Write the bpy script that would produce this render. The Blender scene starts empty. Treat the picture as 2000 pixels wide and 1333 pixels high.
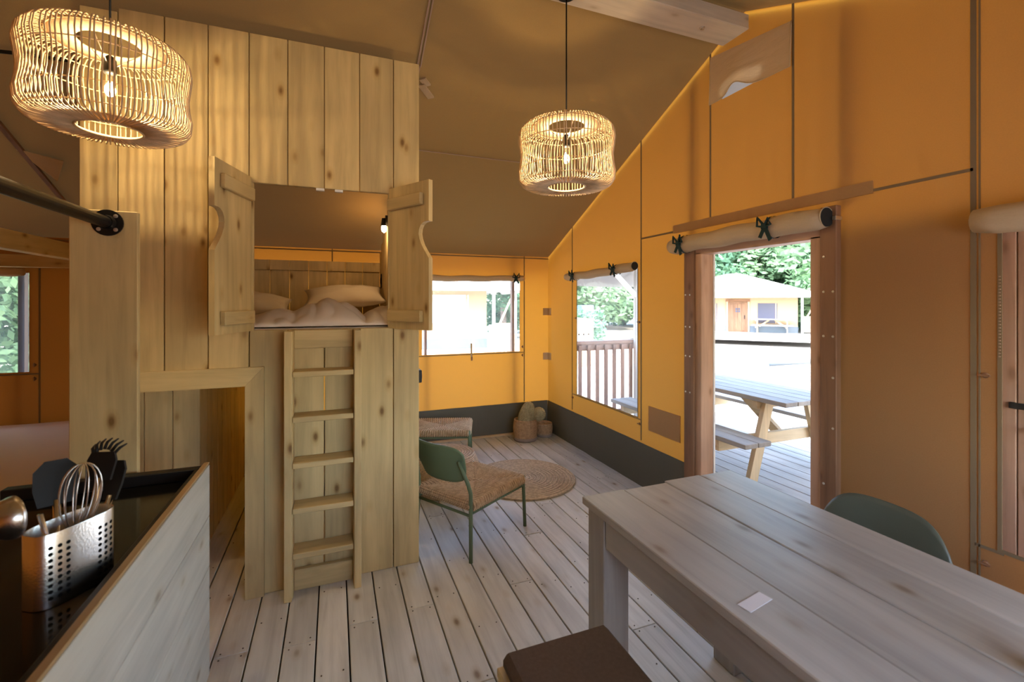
import bpy, bmesh, math, random
from mathutils import Vector, Matrix, noise as mnoise

S = bpy.context.scene
C = S.collection
PI = math.pi
random.seed(7)

# ------------------------------------------------------------------ camera
cam_d = bpy.data.cameras.new('camera')
cam_d.sensor_fit = 'HORIZONTAL'
cam_d.sensor_width = 36.0
cam_d.lens = 893 / 2000 * 36.0
cam_d.shift_y = -74.5 / 2000
cam_d.clip_start = 0.05
cam_d.clip_end = 400
cam_d.dof.use_dof = True
cam_d.dof.focus_distance = 3.0
cam_d.dof.aperture_fstop = 3.2
cam = bpy.data.objects.new('camera', cam_d)
C.objects.link(cam)
cam.location = (0, 0, 1.6)
cam.rotation_euler = (PI / 2, 0, -math.radians(21.24))
S.camera = cam

# ------------------------------------------------------------------ light
SKY = 1.4
SUN = 2.6
EXPOSURE = 1.0
LAMP = 13.0
SUN_AZ = (-0.45, -0.89)      # the sun stands towards -X, -Y
SUN_EL = math.radians(60)
w = bpy.data.worlds.new('world')
S.world = w
w.use_nodes = True
nt = w.node_tree
nt.nodes.clear()
sky = nt.nodes.new('ShaderNodeTexSky')
sky.sky_type = 'NISHITA'
sky.sun_disc = False
sky.sun_elevation = SUN_EL
sky.sun_rotation = math.atan2(SUN_AZ[0], SUN_AZ[1])
sky.air_density = 1.0
sky.dust_density = 2.5
bg = nt.nodes.new('ShaderNodeBackground')
bg.inputs['Strength'].default_value = SKY
wo = nt.nodes.new('ShaderNodeOutputWorld')
nt.links.new(sky.outputs[0], bg.inputs[0])
nt.links.new(bg.outputs[0], wo.inputs[0])
sun_d = bpy.data.lights.new('sun', 'SUN')
sun_d.energy = SUN
sun_d.angle = math.radians(0.6)
sun_d.color = (1.0, 0.95, 0.87)
sun = bpy.data.objects.new('sun', sun_d)
C.objects.link(sun)
sd = Vector((SUN_AZ[0], SUN_AZ[1], 0)).normalized() * math.cos(SUN_EL) + Vector((0, 0, math.sin(SUN_EL)))
sun.rotation_euler = sd.to_track_quat('Z', 'Y').to_euler()
sun.location = (-6, -4, 12)
S.view_settings.view_transform = 'Standard'
S.view_settings.look = 'None'
S.view_settings.exposure = EXPOSURE
S.view_settings.gamma = 1.0
S.view_settings.use_curve_mapping = False
S.cycles.diffuse_bounces = 6
S.cycles.max_bounces = 12
S.cycles.transparent_max_bounces = 16
S.cycles.sample_clamp_indirect = 6.0
S.cycles.blur_glossy = 1.0

# ------------------------------------------------------------------ materials
def new_mat(name):
    m = bpy.data.materials.new(name)
    m.use_nodes = True
    m.node_tree.nodes.clear()
    return m, m.node_tree
def nd(t, kind, **kw):
    n = t.nodes.new('ShaderNode' + kind)
    for k, v in kw.items():
        setattr(n, k, v)
    return n
def setin(n, **kw):
    for k, v in kw.items():
        n.inputs[k.replace('_', ' ')].default_value = v
def col(c):
    return (c[0], c[1], c[2], 1)
def ramp(t, stops):
    r = nd(t, 'ValToRGB')
    e = r.color_ramp.elements
    e[0].position, e[0].color = stops[0][0], col(stops[0][1])
    e[1].position, e[1].color = stops[-1][0], col(stops[-1][1])
    for p, c in stops[1:-1]:
        q = e.new(p)
        q.color = col(c)
    return r
def coords(t, scale=(1, 1, 1), rand=True):
    tc = nd(t, 'TexCoord')
    src = tc.outputs['Object']
    if rand:
        oi = nd(t, 'ObjectInfo')
        ml = nd(t, 'VectorMath', operation='SCALE')
        cx = nd(t, 'CombineXYZ')
        for i in range(3):
            t.links.new(oi.outputs['Random'], cx.inputs[i])
        ml.inputs['Scale'].default_value = 37.0
        t.links.new(cx.outputs[0], ml.inputs[0])
        ad = nd(t, 'VectorMath', operation='ADD')
        t.links.new(src, ad.inputs[0])
        t.links.new(ml.outputs[0], ad.inputs[1])
        src = ad.outputs[0]
    mp = nd(t, 'Mapping')
    mp.inputs['Scale'].default_value = scale
    t.links.new(src, mp.inputs[0])
    return mp.outputs[0]
def wood(name, c, axis, dark=0.62, rough=0.6, knots=1.0, vary=0.16, spec=0.35, grain=1.0):
    m, t = new_mat(name)
    lo = tuple(v * dark for v in c)
    long_s = {'x': (0.9, 14, 14), 'y': (14, 0.9, 14), 'z': (14, 14, 0.9)}[axis]
    v1 = coords(t, long_s)
    n1 = nd(t, 'TexNoise')
    setin(n1, Scale=1.4, Detail=5.0, Roughness=0.62, Distortion=0.6)
    t.links.new(v1, n1.inputs['Vector'])
    r1 = ramp(t, [(0.30, lo), (0.52, c), (0.75, tuple(min(1, v * 1.12) for v in c))])
    t.links.new(n1.outputs['Fac'], r1.inputs[0])
    # broad cloudy staining
    v2 = coords(t, {'x': (1.2, 4, 4), 'y': (4, 1.2, 4), 'z': (4, 4, 1.2)}[axis])
    n2 = nd(t, 'TexNoise')
    setin(n2, Scale=1.1, Detail=3.0, Roughness=0.55)
    t.links.new(v2, n2.inputs['Vector'])
    r2 = ramp(t, [(0.3, (0.78, 0.77, 0.76)), (0.65, (1.06, 1.05, 1.03))])
    t.links.new(n2.outputs['Fac'], r2.inputs[0])
    mx = nd(t, 'MixRGB', blend_type='MULTIPLY')
    mx.inputs[0].default_value = grain
    t.links.new(r1.outputs[0], mx.inputs[1])
    t.links.new(r2.outputs[0], mx.inputs[2])
    out = mx.outputs[0]
    # knots
    v3 = coords(t, {'x': (4.0, 8.0, 8.0), 'y': (8.0, 4.0, 8.0), 'z': (8.0, 8.0, 4.0)}[axis])
    vo = nd(t, 'TexVoronoi')
    setin(vo, Scale=1.0)
    t.links.new(v3, vo.inputs['Vector'])
    r3 = ramp(t, [(0.05, (0.36, 0.26, 0.17)), (0.10, (0.66, 0.57, 0.46)), (0.15, (0.90, 0.86, 0.80)), (0.25, (1, 1, 1))])
    t.links.new(vo.outputs['Distance'], r3.inputs[0])
    mk_ = nd(t, 'MixRGB', blend_type='MULTIPLY')
    mk_.inputs[0].default_value = knots
    t.links.new(out, mk_.inputs[1])
    t.links.new(r3.outputs[0], mk_.inputs[2])
    # each board a little lighter or darker
    oi = nd(t, 'ObjectInfo')
    mr = nd(t, 'MapRange')
    mr.inputs['To Min'].default_value = 1 - vary
    mr.inputs['To Max'].default_value = 1 + vary * 0.7
    t.links.new(oi.outputs['Random'], mr.inputs['Value'])
    sc = nd(t, 'VectorMath', operation='SCALE')
    t.links.new(mk_.outputs[0], sc.inputs[0])
    t.links.new(mr.outputs[0], sc.inputs['Scale'])
    b = nd(t, 'BsdfPrincipled')
    setin(b, Roughness=rough)
    b.inputs['Specular IOR Level'].default_value = spec
    t.links.new(sc.outputs[0], b.inputs['Base Color'])
    bp = nd(t, 'Bump')
    setin(bp, Strength=0.18, Distance=0.004)
    t.links.new(n1.outputs['Fac'], bp.inputs['Height'])
    t.links.new(bp.outputs[0], b.inputs['Normal'])
    o = nd(t, 'OutputMaterial')
    t.links.new(b.outputs[0], o.inputs[0])
    return m
def plain(name, c, rough=0.5, metal=0.0, spec=0.5, bump=0.0, bscale=60.0, var=0.0, vscale=8.0, coat=0.0):
    m, t = new_mat(name)
    b = nd(t, 'BsdfPrincipled')
    setin(b, Roughness=rough, Metallic=metal)
    b.inputs['Specular IOR Level'].default_value = spec
    b.inputs['Coat Weight'].default_value = coat
    v = coords(t)
    if var > 0:
        n = nd(t, 'TexNoise')
        setin(n, Scale=vscale, Detail=4.0)
        t.links.new(v, n.inputs['Vector'])
        r = ramp(t, [(0.3, tuple(x * (1 - var) for x in c)), (0.7, tuple(min(1, x * (1 + var)) for x in c))])
        t.links.new(n.outputs['Fac'], r.inputs[0])
        t.links.new(r.outputs[0], b.inputs['Base Color'])
    else:
        b.inputs['Base Color'].default_value = col(c)
    if bump > 0:
        n = nd(t, 'TexNoise')
        setin(n, Scale=bscale, Detail=3.0)
        t.links.new(v, n.inputs['Vector'])
        bp = nd(t, 'Bump')
        setin(bp, Strength=bump, Distance=0.01)
        t.links.new(n.outputs['Fac'], bp.inputs['Height'])
        t.links.new(bp.outputs[0], b.inputs['Normal'])
    o = nd(t, 'OutputMaterial')
    t.links.new(b.outputs[0], o.inputs[0])
    return m
def canvas(name, refl, trans, share=0.5, wrinkle=(1.5, 1.5, 1.5), wr=0.25, var=0.06):
    m, t = new_mat(name)
    tc = nd(t, 'TexCoord')
    mp = nd(t, 'Mapping')
    mp.inputs['Scale'].default_value = wrinkle
    t.links.new(tc.outputs['Object'], mp.inputs[0])
    n = nd(t, 'TexNoise')
    setin(n, Scale=1.0, Detail=4.0, Roughness=0.5, Distortion=0.4)
    t.links.new(mp.outputs[0], n.inputs['Vector'])
    n2 = nd(t, 'TexNoise')
    setin(n2, Scale=170.0, Detail=2.0)
    t.links.new(tc.outputs['Object'], n2.inputs['Vector'])
    bp = nd(t, 'Bump')
    setin(bp, Strength=wr, Distance=0.05)
    t.links.new(n.outputs['Fac'], bp.inputs['Height'])
    bp2 = nd(t, 'Bump')
    setin(bp2, Strength=0.12, Distance=0.002)
    t.links.new(n2.outputs['Fac'], bp2.inputs['Height'])
    t.links.new(bp.outputs[0], bp2.inputs['Normal'])
    mul = nd(t, 'MapRange')
    mul.inputs['To Min'].default_value = 1 - var
    mul.inputs['To Max'].default_value = 1 + var
    t.links.new(n2.outputs['Fac'], mul.inputs['Value'])
    sh = []
    for kind, c in (('BsdfDiffuse', refl), ('BsdfTranslucent', trans)):
        s = nd(t, 'VectorMath', operation='SCALE')
        s.inputs[0].default_value = c
        t.links.new(mul.outputs[0], s.inputs['Scale'])
        b = nd(t, kind)
        t.links.new(s.outputs[0], b.inputs['Color'])
        t.links.new(bp2.outputs[0], b.inputs['Normal'])
        sh.append(b)
    mx = nd(t, 'MixShader')
    mx.inputs[0].default_value = share
    t.links.new(sh[0].outputs[0], mx.inputs[1])
    t.links.new(sh[1].outputs[0], mx.inputs[2])
    o = nd(t, 'OutputMaterial')
    t.links.new(mx.outputs[0], o.inputs[0])
    return m
def pane_mat(name, haze=0.04, gloss=0.06, tint=(1, 1, 1)):
    m, t = new_mat(name)
    tr = nd(t, 'BsdfTransparent')
    tr.inputs[0].default_value = col(tint)
    gl = nd(t, 'BsdfGlossy')
    gl.inputs['Roughness'].default_value = 0.08
    tl = nd(t, 'BsdfTranslucent')
    tl.inputs[0].default_value = (0.9, 0.92, 0.95, 1)
    tc = nd(t, 'TexCoord')
    n = nd(t, 'TexNoise')
    setin(n, Scale=4.0, Detail=3.0, Distortion=1.0)
    t.links.new(tc.outputs['Object'], n.inputs['Vector'])
    bp = nd(t, 'Bump')
    setin(bp, Strength=0.15, Distance=0.03)
    t.links.new(n.outputs['Fac'], bp.inputs['Height'])
    t.links.new(bp.outputs[0], gl.inputs['Normal'])
    m1 = nd(t, 'MixShader')
    m1.inputs[0].default_value = haze
    t.links.new(tr.outputs[0], m1.inputs[1])
    t.links.new(tl.outputs[0], m1.inputs[2])
    m2 = nd(t, 'MixShader')
    m2.inputs[0].default_value = gloss
    t.links.new(m1.outputs[0], m2.inputs[1])
    t.links.new(gl.outputs[0], m2.inputs[2])
    o = nd(t, 'OutputMaterial')
    t.links.new(m2.outputs[0], o.inputs[0])
    return m
def emit(name, c, s):
    m, t = new_mat(name)
    e = nd(t, 'Emission')
    e.inputs[0].default_value = col(c)
    e.inputs[1].default_value = s
    o = nd(t, 'OutputMaterial')
    t.links.new(e.outputs[0], o.inputs[0])
    return m
def strands(name, c, scale, axis='ring', lo=0.5, rough=0.75, bump=0.5):
    """coiled or wound fibre: rings around local Z, or bands along one axis"""
    m, t = new_mat(name)
    tc = nd(t, 'TexCoord')
    wv = nd(t, 'TexWave')
    if axis == 'ring':
        wv.wave_type = 'RINGS'
        wv.rings_direction = 'Z'
    else:
        wv.wave_type = 'BANDS'
        wv.bands_direction = axis.upper()
    setin(wv, Scale=scale, Distortion=0.8, Detail=2.0)
    wv.inputs['Detail Scale'].default_value = 3.0
    t.links.new(tc.outputs['Object'], wv.inputs['Vector'])
    n = nd(t, 'TexNoise')
    setin(n, Scale=45.0, Detail=3.0)
    t.links.new(tc.outputs['Object'], n.inputs['Vector'])
    r = ramp(t, [(0.0, tuple(v * lo for v in c)), (0.6, c), (1.0, tuple(min(1, v * 1.15) for v in c))])
    t.links.new(wv.outputs['Fac'], r.inputs[0])
    r2 = ramp(t, [(0.3, (0.72, 0.70, 0.68)), (0.7, (1.1, 1.1, 1.1))])
    t.links.new(n.outputs['Fac'], r2.inputs[0])
    mx = nd(t, 'MixRGB', blend_type='MULTIPLY')
    mx.inputs[0].default_value = 1.0
    t.links.new(r.outputs[0], mx.inputs[1])
    t.links.new(r2.outputs[0], mx.inputs[2])
    b = nd(t, 'BsdfPrincipled')
    setin(b, Roughness=rough)
    b.inputs['Specular IOR Level'].default_value = 0.2
    t.links.new(mx.outputs[0], b.inputs['Base Color'])
    bp = nd(t, 'Bump')
    setin(bp, Strength=bump, Distance=0.006)
    t.links.new(wv.outputs['Fac'], bp.inputs['Height'])
    t.links.new(bp.outputs[0], b.inputs['Normal'])
    o = nd(t, 'OutputMaterial')
    t.links.new(b.outputs[0], o.inputs[0])
    return m

CAB = (0.62, 0.485, 0.235)
M = {}
for ax in 'xyz':
    M['cabin_' + ax] = wood('cabin_wood_' + ax, CAB, ax, dark=0.82, vary=0.07)
    M['table_' + ax] = wood('table_wood_' + ax, (0.37, 0.37, 0.355), ax, dark=0.82, rough=0.36, vary=0.06, spec=0.5, knots=0.75)
    M['floor_' + ax] = wood('floor_wood_' + ax, (0.60, 0.615, 0.585), ax, dark=0.80, rough=0.5, vary=0.14, knots=0.9)
    M['clad_' + ax] = wood('cladding_wood_' + ax, (0.50, 0.485, 0.42), ax, dark=0.85, vary=0.05, knots=0.7)
    M['fir_' + ax] = wood('fir_wood_' + ax, (0.54, 0.335, 0.22), ax, dark=0.78, vary=0.08, knots=0.6)
    M['stain_' + ax] = wood('stained_wood_' + ax, (0.24, 0.125, 0.065), ax, dark=0.7, vary=0.08, knots=0.5)
    M['pine_' + ax] = wood('pine_wood_' + ax, (0.66, 0.50, 0.30), ax, dark=0.8, vary=0.08, knots=0.6)
    M['rail_' + ax] = wood('rail_wood_' + ax, (0.33, 0.19, 0.13), ax, dark=0.8, vary=0.06, knots=0.4)
    M['beam_' + ax] = wood('beam_wood_' + ax, (0.62, 0.55, 0.44), ax, dark=0.88, vary=0.04, knots=0.5)
    M['deck_' + ax] = wood('deck_wood_' + ax, (0.40, 0.38, 0.355), ax, dark=0.8, vary=0.07, knots=0.3)
M['orange'] = canvas('orange_canvas', (0.42, 0.25, 0.115), (0.54, 0.205, 0.018), 0.38, wrinkle=(0.8, 1.2, 0.5))
M['orange_shaded'] = canvas('shaded_orange_canvas', (0.38, 0.16, 0.045), (0.10, 0.03, 0.003), 0.25, wrinkle=(0.8, 1.2, 0.5))  # dimmer copy of the orange canvas; bedroom shade put into colour and translucency
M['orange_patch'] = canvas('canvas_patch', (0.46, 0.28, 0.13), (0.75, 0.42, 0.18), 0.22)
M['roof'] = canvas('roof_canvas', (0.31, 0.195, 0.07), (0.08, 0.05, 0.018), 0.05, wrinkle=(0.7, 5.5, 5.5), wr=0.22)
M['skirt'] = canvas('skirt_canvas', (0.13, 0.125, 0.10), (0.02, 0.02, 0.02), 0.05, wrinkle=(3, 3, 1), wr=0.3)
M['beige'] = canvas('beige_canvas', (0.66, 0.53, 0.36), (0.55, 0.40, 0.22), 0.30, wrinkle=(5, 2.5, 9), wr=0.35)
M['porch'] = canvas('porch_canvas', (0.32, 0.31, 0.29), (0.30, 0.29, 0.27), 0.03)
M['seam'] = plain('seam_tape', (0.20, 0.145, 0.085), 0.8, spec=0.1)
M['seam_roof'] = plain('roof_seam_tape', (0.36, 0.25, 0.18), 0.55, spec=0.3)
M['strap'] = plain('tie_strap', (0.016, 0.036, 0.034), 0.75, spec=0.2, bump=0.3)
M['lining'] = plain('dark_lining', (0.022, 0.024, 0.024), 0.8, spec=0.2)
M['pane'] = pane_mat('clear_pane', 0.03, 0.05)
M['pvc'] = pane_mat('vinyl_pane', 0.04, 0.05, (0.98, 0.99, 1.0))
M['net'] = pane_mat('insect_net', 0.05, 0.01, (0.50, 0.49, 0.42))
M['glass'] = pane_mat('bulb_glass', 0.0, 0.10, (1.0, 0.96, 0.88))
M['black'] = plain('black_metal', (0.008, 0.008, 0.008), 0.4, metal=0.0, spec=0.25)
M['worktop'] = plain('black_worktop', (0.006, 0.006, 0.006), 0.10, spec=0.22, var=0.3, vscale=200)
M['rim'] = plain('black_rim', (0.008, 0.008, 0.008), 0.45, spec=0.25)
M['steel'] = plain('brushed_steel', (0.62, 0.61, 0.58), 0.27, metal=1.0, bump=0.05, bscale=200)
M['hole'] = plain('dark_hole', (0.008, 0.008, 0.008), 0.9, spec=0.0)
M['plastic'] = plain('black_plastic', (0.006, 0.006, 0.006), 0.5, spec=0.25)
M['green'] = plain('green_enamel', (0.125, 0.180, 0.098), 0.5, spec=0.4)
M['shell'] = plain('green_plastic', (0.078, 0.092, 0.072), 0.42, spec=0.4)
M['cord'] = strands('paper_cord', (0.64, 0.47, 0.29), 42, 'x', lo=0.55)
M['cord_y'] = strands('paper_cord_cross', (0.60, 0.44, 0.28), 42, 'y', lo=0.6)
M['jute'] = strands('jute_rug', (0.68, 0.56, 0.40), 26, 'ring', lo=0.7)
M['basket'] = strands('seagrass_basket', (0.54, 0.35, 0.19), 40, 'z', lo=0.55)
M['basket_base'] = plain('basket_base', (0.30, 0.23, 0.19), 0.8, bump=0.5)
M['straw'] = strands('straw_bundle', (0.50, 0.44, 0.25), 30, 'z', lo=0.45, bump=0.9)
M['pouf'] = strands('pouf_weave', (0.62, 0.45, 0.29), 30, 'z', lo=0.6)
M['rattan'] = plain('rattan_cane', (0.60, 0.45, 0.28), 0.5, spec=0.3, var=0.18, vscale=25)
M['rattan_disc'] = canvas('rattan_disc', (0.66, 0.52, 0.36), (0.60, 0.42, 0.24), 0.3, wrinkle=(30, 30, 30), wr=0.1)
M['brown_cushion'] = plain('brown_cushion', (0.115, 0.078, 0.052), 0.9, spec=0.15, bump=0.25, bscale=300, var=0.1, vscale=80)
M['linen'] = plain('white_linen', (0.78, 0.70, 0.62), 0.85, spec=0.15, bump=0.2, bscale=12)
M['pillow'] = plain('pillow_cotton', (0.70, 0.63, 0.50), 0.85, spec=0.15, bump=0.2, bscale=14)
M['white'] = plain('white_paint', (0.80, 0.80, 0.78), 0.5)
M['screw'] = plain('screw_head', (0.07, 0.06, 0.05), 0.6)
M['bolt'] = plain('zinc_bolt', (0.65, 0.62, 0.56), 0.35, metal=0.9)
M['sub'] = plain('underfloor', (0.03, 0.025, 0.02), 0.9, spec=0.1)
M['ground'] = plain('pale_sand', (0.44, 0.40, 0.34), 0.95, spec=0.05, var=0.12, vscale=0.6)
M['cream'] = plain('cream_canvas', (0.44, 0.315, 0.19), 0.9, spec=0.1)
M['offwhite'] = plain('white_canvas', (0.82, 0.82, 0.80), 0.9, spec=0.1)
M['greyskirt'] = plain('grey_canvas', (0.16, 0.19, 0.21), 0.9, spec=0.1)
M['darkglass'] = plain('dark_window', (0.09, 0.09, 0.12), 0.15, spec=0.6)
M['bark'] = plain('bark', (0.25, 0.20, 0.16), 0.9, bump=0.6, bscale=12, var=0.3)
M['leaf1'] = canvas('leaf_light', (0.20, 0.32, 0.19), (0.26, 0.42, 0.20), 0.35, wr=0.0, var=0.0)
M['leaf2'] = canvas('leaf_dark', (0.13, 0.25, 0.16), (0.18, 0.33, 0.17), 0.35, wr=0.0, var=0.0)
M['blue'] = plain('blue_tarp', (0.10, 0.22, 0.42), 0.5)
M['edge'] = wood('edge_wood', (0.36, 0.245, 0.12), 'y', dark=0.8, vary=0.03, knots=0.2)
M['amber'] = plain('amber_filling', (0.22, 0.085, 0.03), 0.35)
M['filament'] = emit('glowing_filament', (1.0, 0.80, 0.50), 60.0)
M['reflection'] = plain('pale_reflection', (0.62, 0.62, 0.66), 0.4)

# ------------------------------------------------------------------ helpers
ORG = {}
def org(o):
    return ORG.get(o.name, Vector((0, 0, 0))) if o is not None else Vector((0, 0, 0))
def tag(o, label=None, cat=None, group=None, kind=None):
    if label: o['label'] = label
    if cat: o['category'] = cat
    if group: o['group'] = group
    if kind: o['kind'] = kind
    return o
def thing(name, label, cat, loc=(0, 0, 0), rz=0.0, group=None, local=False, kind=None):
    o = bpy.data.objects.new(name, None)
    o.empty_display_size = 0.1
    C.objects.link(o)
    o.location = loc
    o.rotation_euler = (0, 0, rz)
    ORG[o.name] = Vector((0, 0, 0)) if local else Vector(loc)
    tag(o, label, cat, group, kind)
    return o
def link(name, me, mat, parent=None, at=(0, 0, 0), rot=(0, 0, 0)):
    o = bpy.data.objects.new(name, me)
    C.objects.link(o)
    if mat is not None and len(me.materials) == 0:
        me.materials.append(M[mat] if isinstance(mat, str) else mat)
    at = Vector(at)
    if parent is not None:
        o.parent = parent
        o.location = at - org(parent)
    else:
        o.location = at
    o.rotation_euler = rot
    ORG[o.name] = at
    return o
CACHE = {}
def box_mesh(sx, sy, sz, bev, mat):
    key = (round(sx, 4), round(sy, 4), round(sz, 4), round(bev, 4), mat)
    if key in CACHE:
        return CACHE[key]
    bm = bmesh.new()
    bmesh.ops.create_cube(bm, size=1.0)
    for v in bm.verts:
        v.co.x *= sx; v.co.y *= sy; v.co.z *= sz
    if bev > 0:
        bmesh.ops.bevel(bm, geom=bm.edges[:], offset=bev, segments=1, affect='EDGES', profile=0.7)
    me = bpy.data.meshes.new('box')
    bm.to_mesh(me)
    bm.free()
    me.materials.append(M[mat])
    CACHE[key] = me
    return me
def box(name, x0, x1, y0, y1, z0, z1, mat, parent=None, bev=0.003, rot=(0, 0, 0)):
    me = box_mesh(abs(x1 - x0), abs(y1 - y0), abs(z1 - z0), bev, mat)
    return link(name, me, mat, parent, ((x0 + x1) / 2, (y0 + y1) / 2, (z0 + z1) / 2), rot)
class MB:
    def __init__(s):
        s.v = []; s.f = []
    def quad(s, a, b, c, d):
        n = len(s.v)
        s.v += [tuple(a), tuple(b), tuple(c), tuple(d)]
        s.f.append((n, n + 1, n + 2, n + 3))
        return s
    def box(s, x0, x1, y0, y1, z0, z1):
        n = len(s.v)
        s.v += [(x0, y0, z0), (x1, y0, z0), (x1, y1, z0), (x0, y1, z0), (x0, y0, z1), (x1, y0, z1), (x1, y1, z1), (x0, y1, z1)]
        for f in ((3, 2, 1, 0), (4, 5, 6, 7), (0, 1, 5, 4), (1, 2, 6, 5), (2, 3, 7, 6), (3, 0, 4, 7)):
            s.f.append(tuple(n + i for i in f))
        return s
    def bar(s, p, q, w, h, up=(0, 0, 1)):
        p = Vector(p); q = Vector(q)
        d = (q - p).normalized()
        up = Vector(up)
        if abs(d.dot(up)) > 0.97:
            up = Vector((1, 0, 0))
        a = d.cross(up).normalized()
        b = a.cross(d).normalized()
        n = len(s.v)
        for e in (p, q):
            for sa, sb in ((-1, -1), (1, -1), (1, 1), (-1, 1)):
                s.v.append(tuple(e + a * (sa * w / 2) + b * (sb * h / 2)))
        for f in ((3, 2, 1, 0), (4, 5, 6, 7), (0, 1, 5, 4), (1, 2, 6, 5), (2, 3, 7, 6), (3, 0, 4, 7)):
            s.f.append(tuple(n + i for i in f))
        return s
    def tube(s, pts, r, sides=8, closed=False, cap=True):
        pts = [Vector(p) for p in pts]
        m = len(pts)
        rr = r if isinstance(r, (list, tuple)) else [r] * m
        up = None
        base = len(s.v)
        for i, p in enumerate(pts):
            if closed:
                d = (pts[(i + 1) % m] - pts[i - 1]).normalized()
            else:
                d = (pts[min(i + 1, m - 1)] - pts[max(i - 1, 0)]).normalized()
            if up is None:
                t = Vector((0, 0, 1)) if abs(d.z) < 0.9 else Vector((1, 0, 0))
                up = (t - d * t.dot(d)).normalized()
            else:
                up = (up - d * up.dot(d))
                up = up.normalized() if up.length > 1e-6 else Vector((0, 1, 0))
            b = d.cross(up)
            for k in range(sides):
                a = 2 * PI * k / sides
                s.v.append(tuple(p + (up * math.cos(a) + b * math.sin(a)) * rr[i]))
        rng = m if closed else m - 1
        for i in range(rng):
            j = (i + 1) % m
            for k in range(sides):
                l = (k + 1) % sides
                s.f.append((base + i * sides + k, base + i * sides + l, base + j * sides + l, base + j * sides + k))
        if cap and not closed:
            s.f.append(tuple(base + k for k in range(sides))[::-1])
            s.f.append(tuple(base + (m - 1) * sides + k for k in range(sides)))
        return s
    def lathe(s, prof, c=(0, 0, 0), n=32, sx=1.0, sy=1.0, close=True):
        base = len(s.v)
        for (r, z) in prof:
            for k in range(n):
                a = 2 * PI * k / n
                s.v.append((c[0] + r * sx * math.cos(a), c[1] + r * sy * math.sin(a), c[2] + z))
        for i in range(len(prof) - 1):
            for k in range(n):
                l = (k + 1) % n
                s.f.append((base + i * n + k, base + i * n + l, base + (i + 1) * n + l, base + (i + 1) * n + k))
        if close:
            if prof[0][0] > 1e-5: s.f.append(tuple(base + k for k in range(n))[::-1])
            if prof[-1][0] > 1e-5: s.f.append(tuple(base + (len(prof) - 1) * n + k for k in range(n)))
        return s
    def grid(s, fn, nu, nv):
        base = len(s.v)
        for i in range(nu + 1):
            for j in range(nv + 1):
                s.v.append(tuple(fn(i / nu, j / nv)))
        for i in range(nu):
            for j in range(nv):
                a = base + i * (nv + 1) + j
                s.f.append((a, a + nv + 1, a + nv + 2, a + 1))
        return s
    def prism(s, poly, fn0, fn1):
        n = len(poly); base = len(s.v)
        for p in poly: s.v.append(tuple(fn0(p)))
        for p in poly: s.v.append(tuple(fn1(p)))
        s.f.append(tuple(base + i for i in range(n))[::-1])
        s.f.append(tuple(base + n + i for i in range(n)))
        for i in range(n):
            j = (i + 1) % n
            s.f.append((base + i, base + j, base + n + j, base + n + i))
        return s
    def mesh(s, name, mat=None, smooth=False, o=(0, 0, 0)):
        me = bpy.data.meshes.new(name)
        me.from_pydata([(x - o[0], y - o[1], z - o[2]) for x, y, z in s.v], [], s.f)
        me.update()
        bm = bmesh.new(); bm.from_mesh(me)
        bmesh.ops.recalc_face_normals(bm, faces=bm.faces[:])
        bm.to_mesh(me); bm.free()
        if smooth:
            me.polygons.foreach_set('use_smooth', [True] * len(me.polygons))
        if mat: me.materials.append(M[mat])
        return me
    def build(s, name, mat, parent=None, smooth=False, at=None, rot=(0, 0, 0)):
        """vertices in world coordinates (or the local frame of a local thing); origin at the centre unless given"""
        if at is None:
            xs = [v[0] for v in s.v]; ys = [v[1] for v in s.v]; zs = [v[2] for v in s.v]
            at = ((min(xs) + max(xs)) / 2, (min(ys) + max(ys)) / 2, min(zs))
        me = s.mesh(name, mat, smooth, at)
        return link(name, me, mat, parent, at, rot)
def smooth_angle(o, ang=40):
    me = o.data
    me.polygons.foreach_set('use_smooth', [True] * len(me.polygons))
    bm = bmesh.new(); bm.from_mesh(me)
    for e in bm.edges:
        if len(e.link_faces) == 2 and e.calc_face_angle(0) > math.radians(ang):
            e.smooth = False
    bm.to_mesh(me); bm.free()
    return o
def copy_tree(o, parent=None):
    c = o.copy(); C.objects.link(c)
    c.parent = parent
    ORG[c.name] = ORG.get(o.name, Vector((0, 0, 0))).copy()
    for ch in [x for x in bpy.data.objects if x.parent == o and x != c]:
        copy_tree(ch, c)
    return c

# ------------------------------------------------------------------ the tent: numbers
WX = 2.52            # gable wall with the door
BY = 5.22            # wall at the back
FY = -0.72           # wall behind the camera
LX = -3.70           # far left gable wall
RY, RZ, SL = 2.25, 3.52, 0.452   # ridge and roof slope
def roof_z(y):
    return RZ - SL * abs(y - RY)

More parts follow.
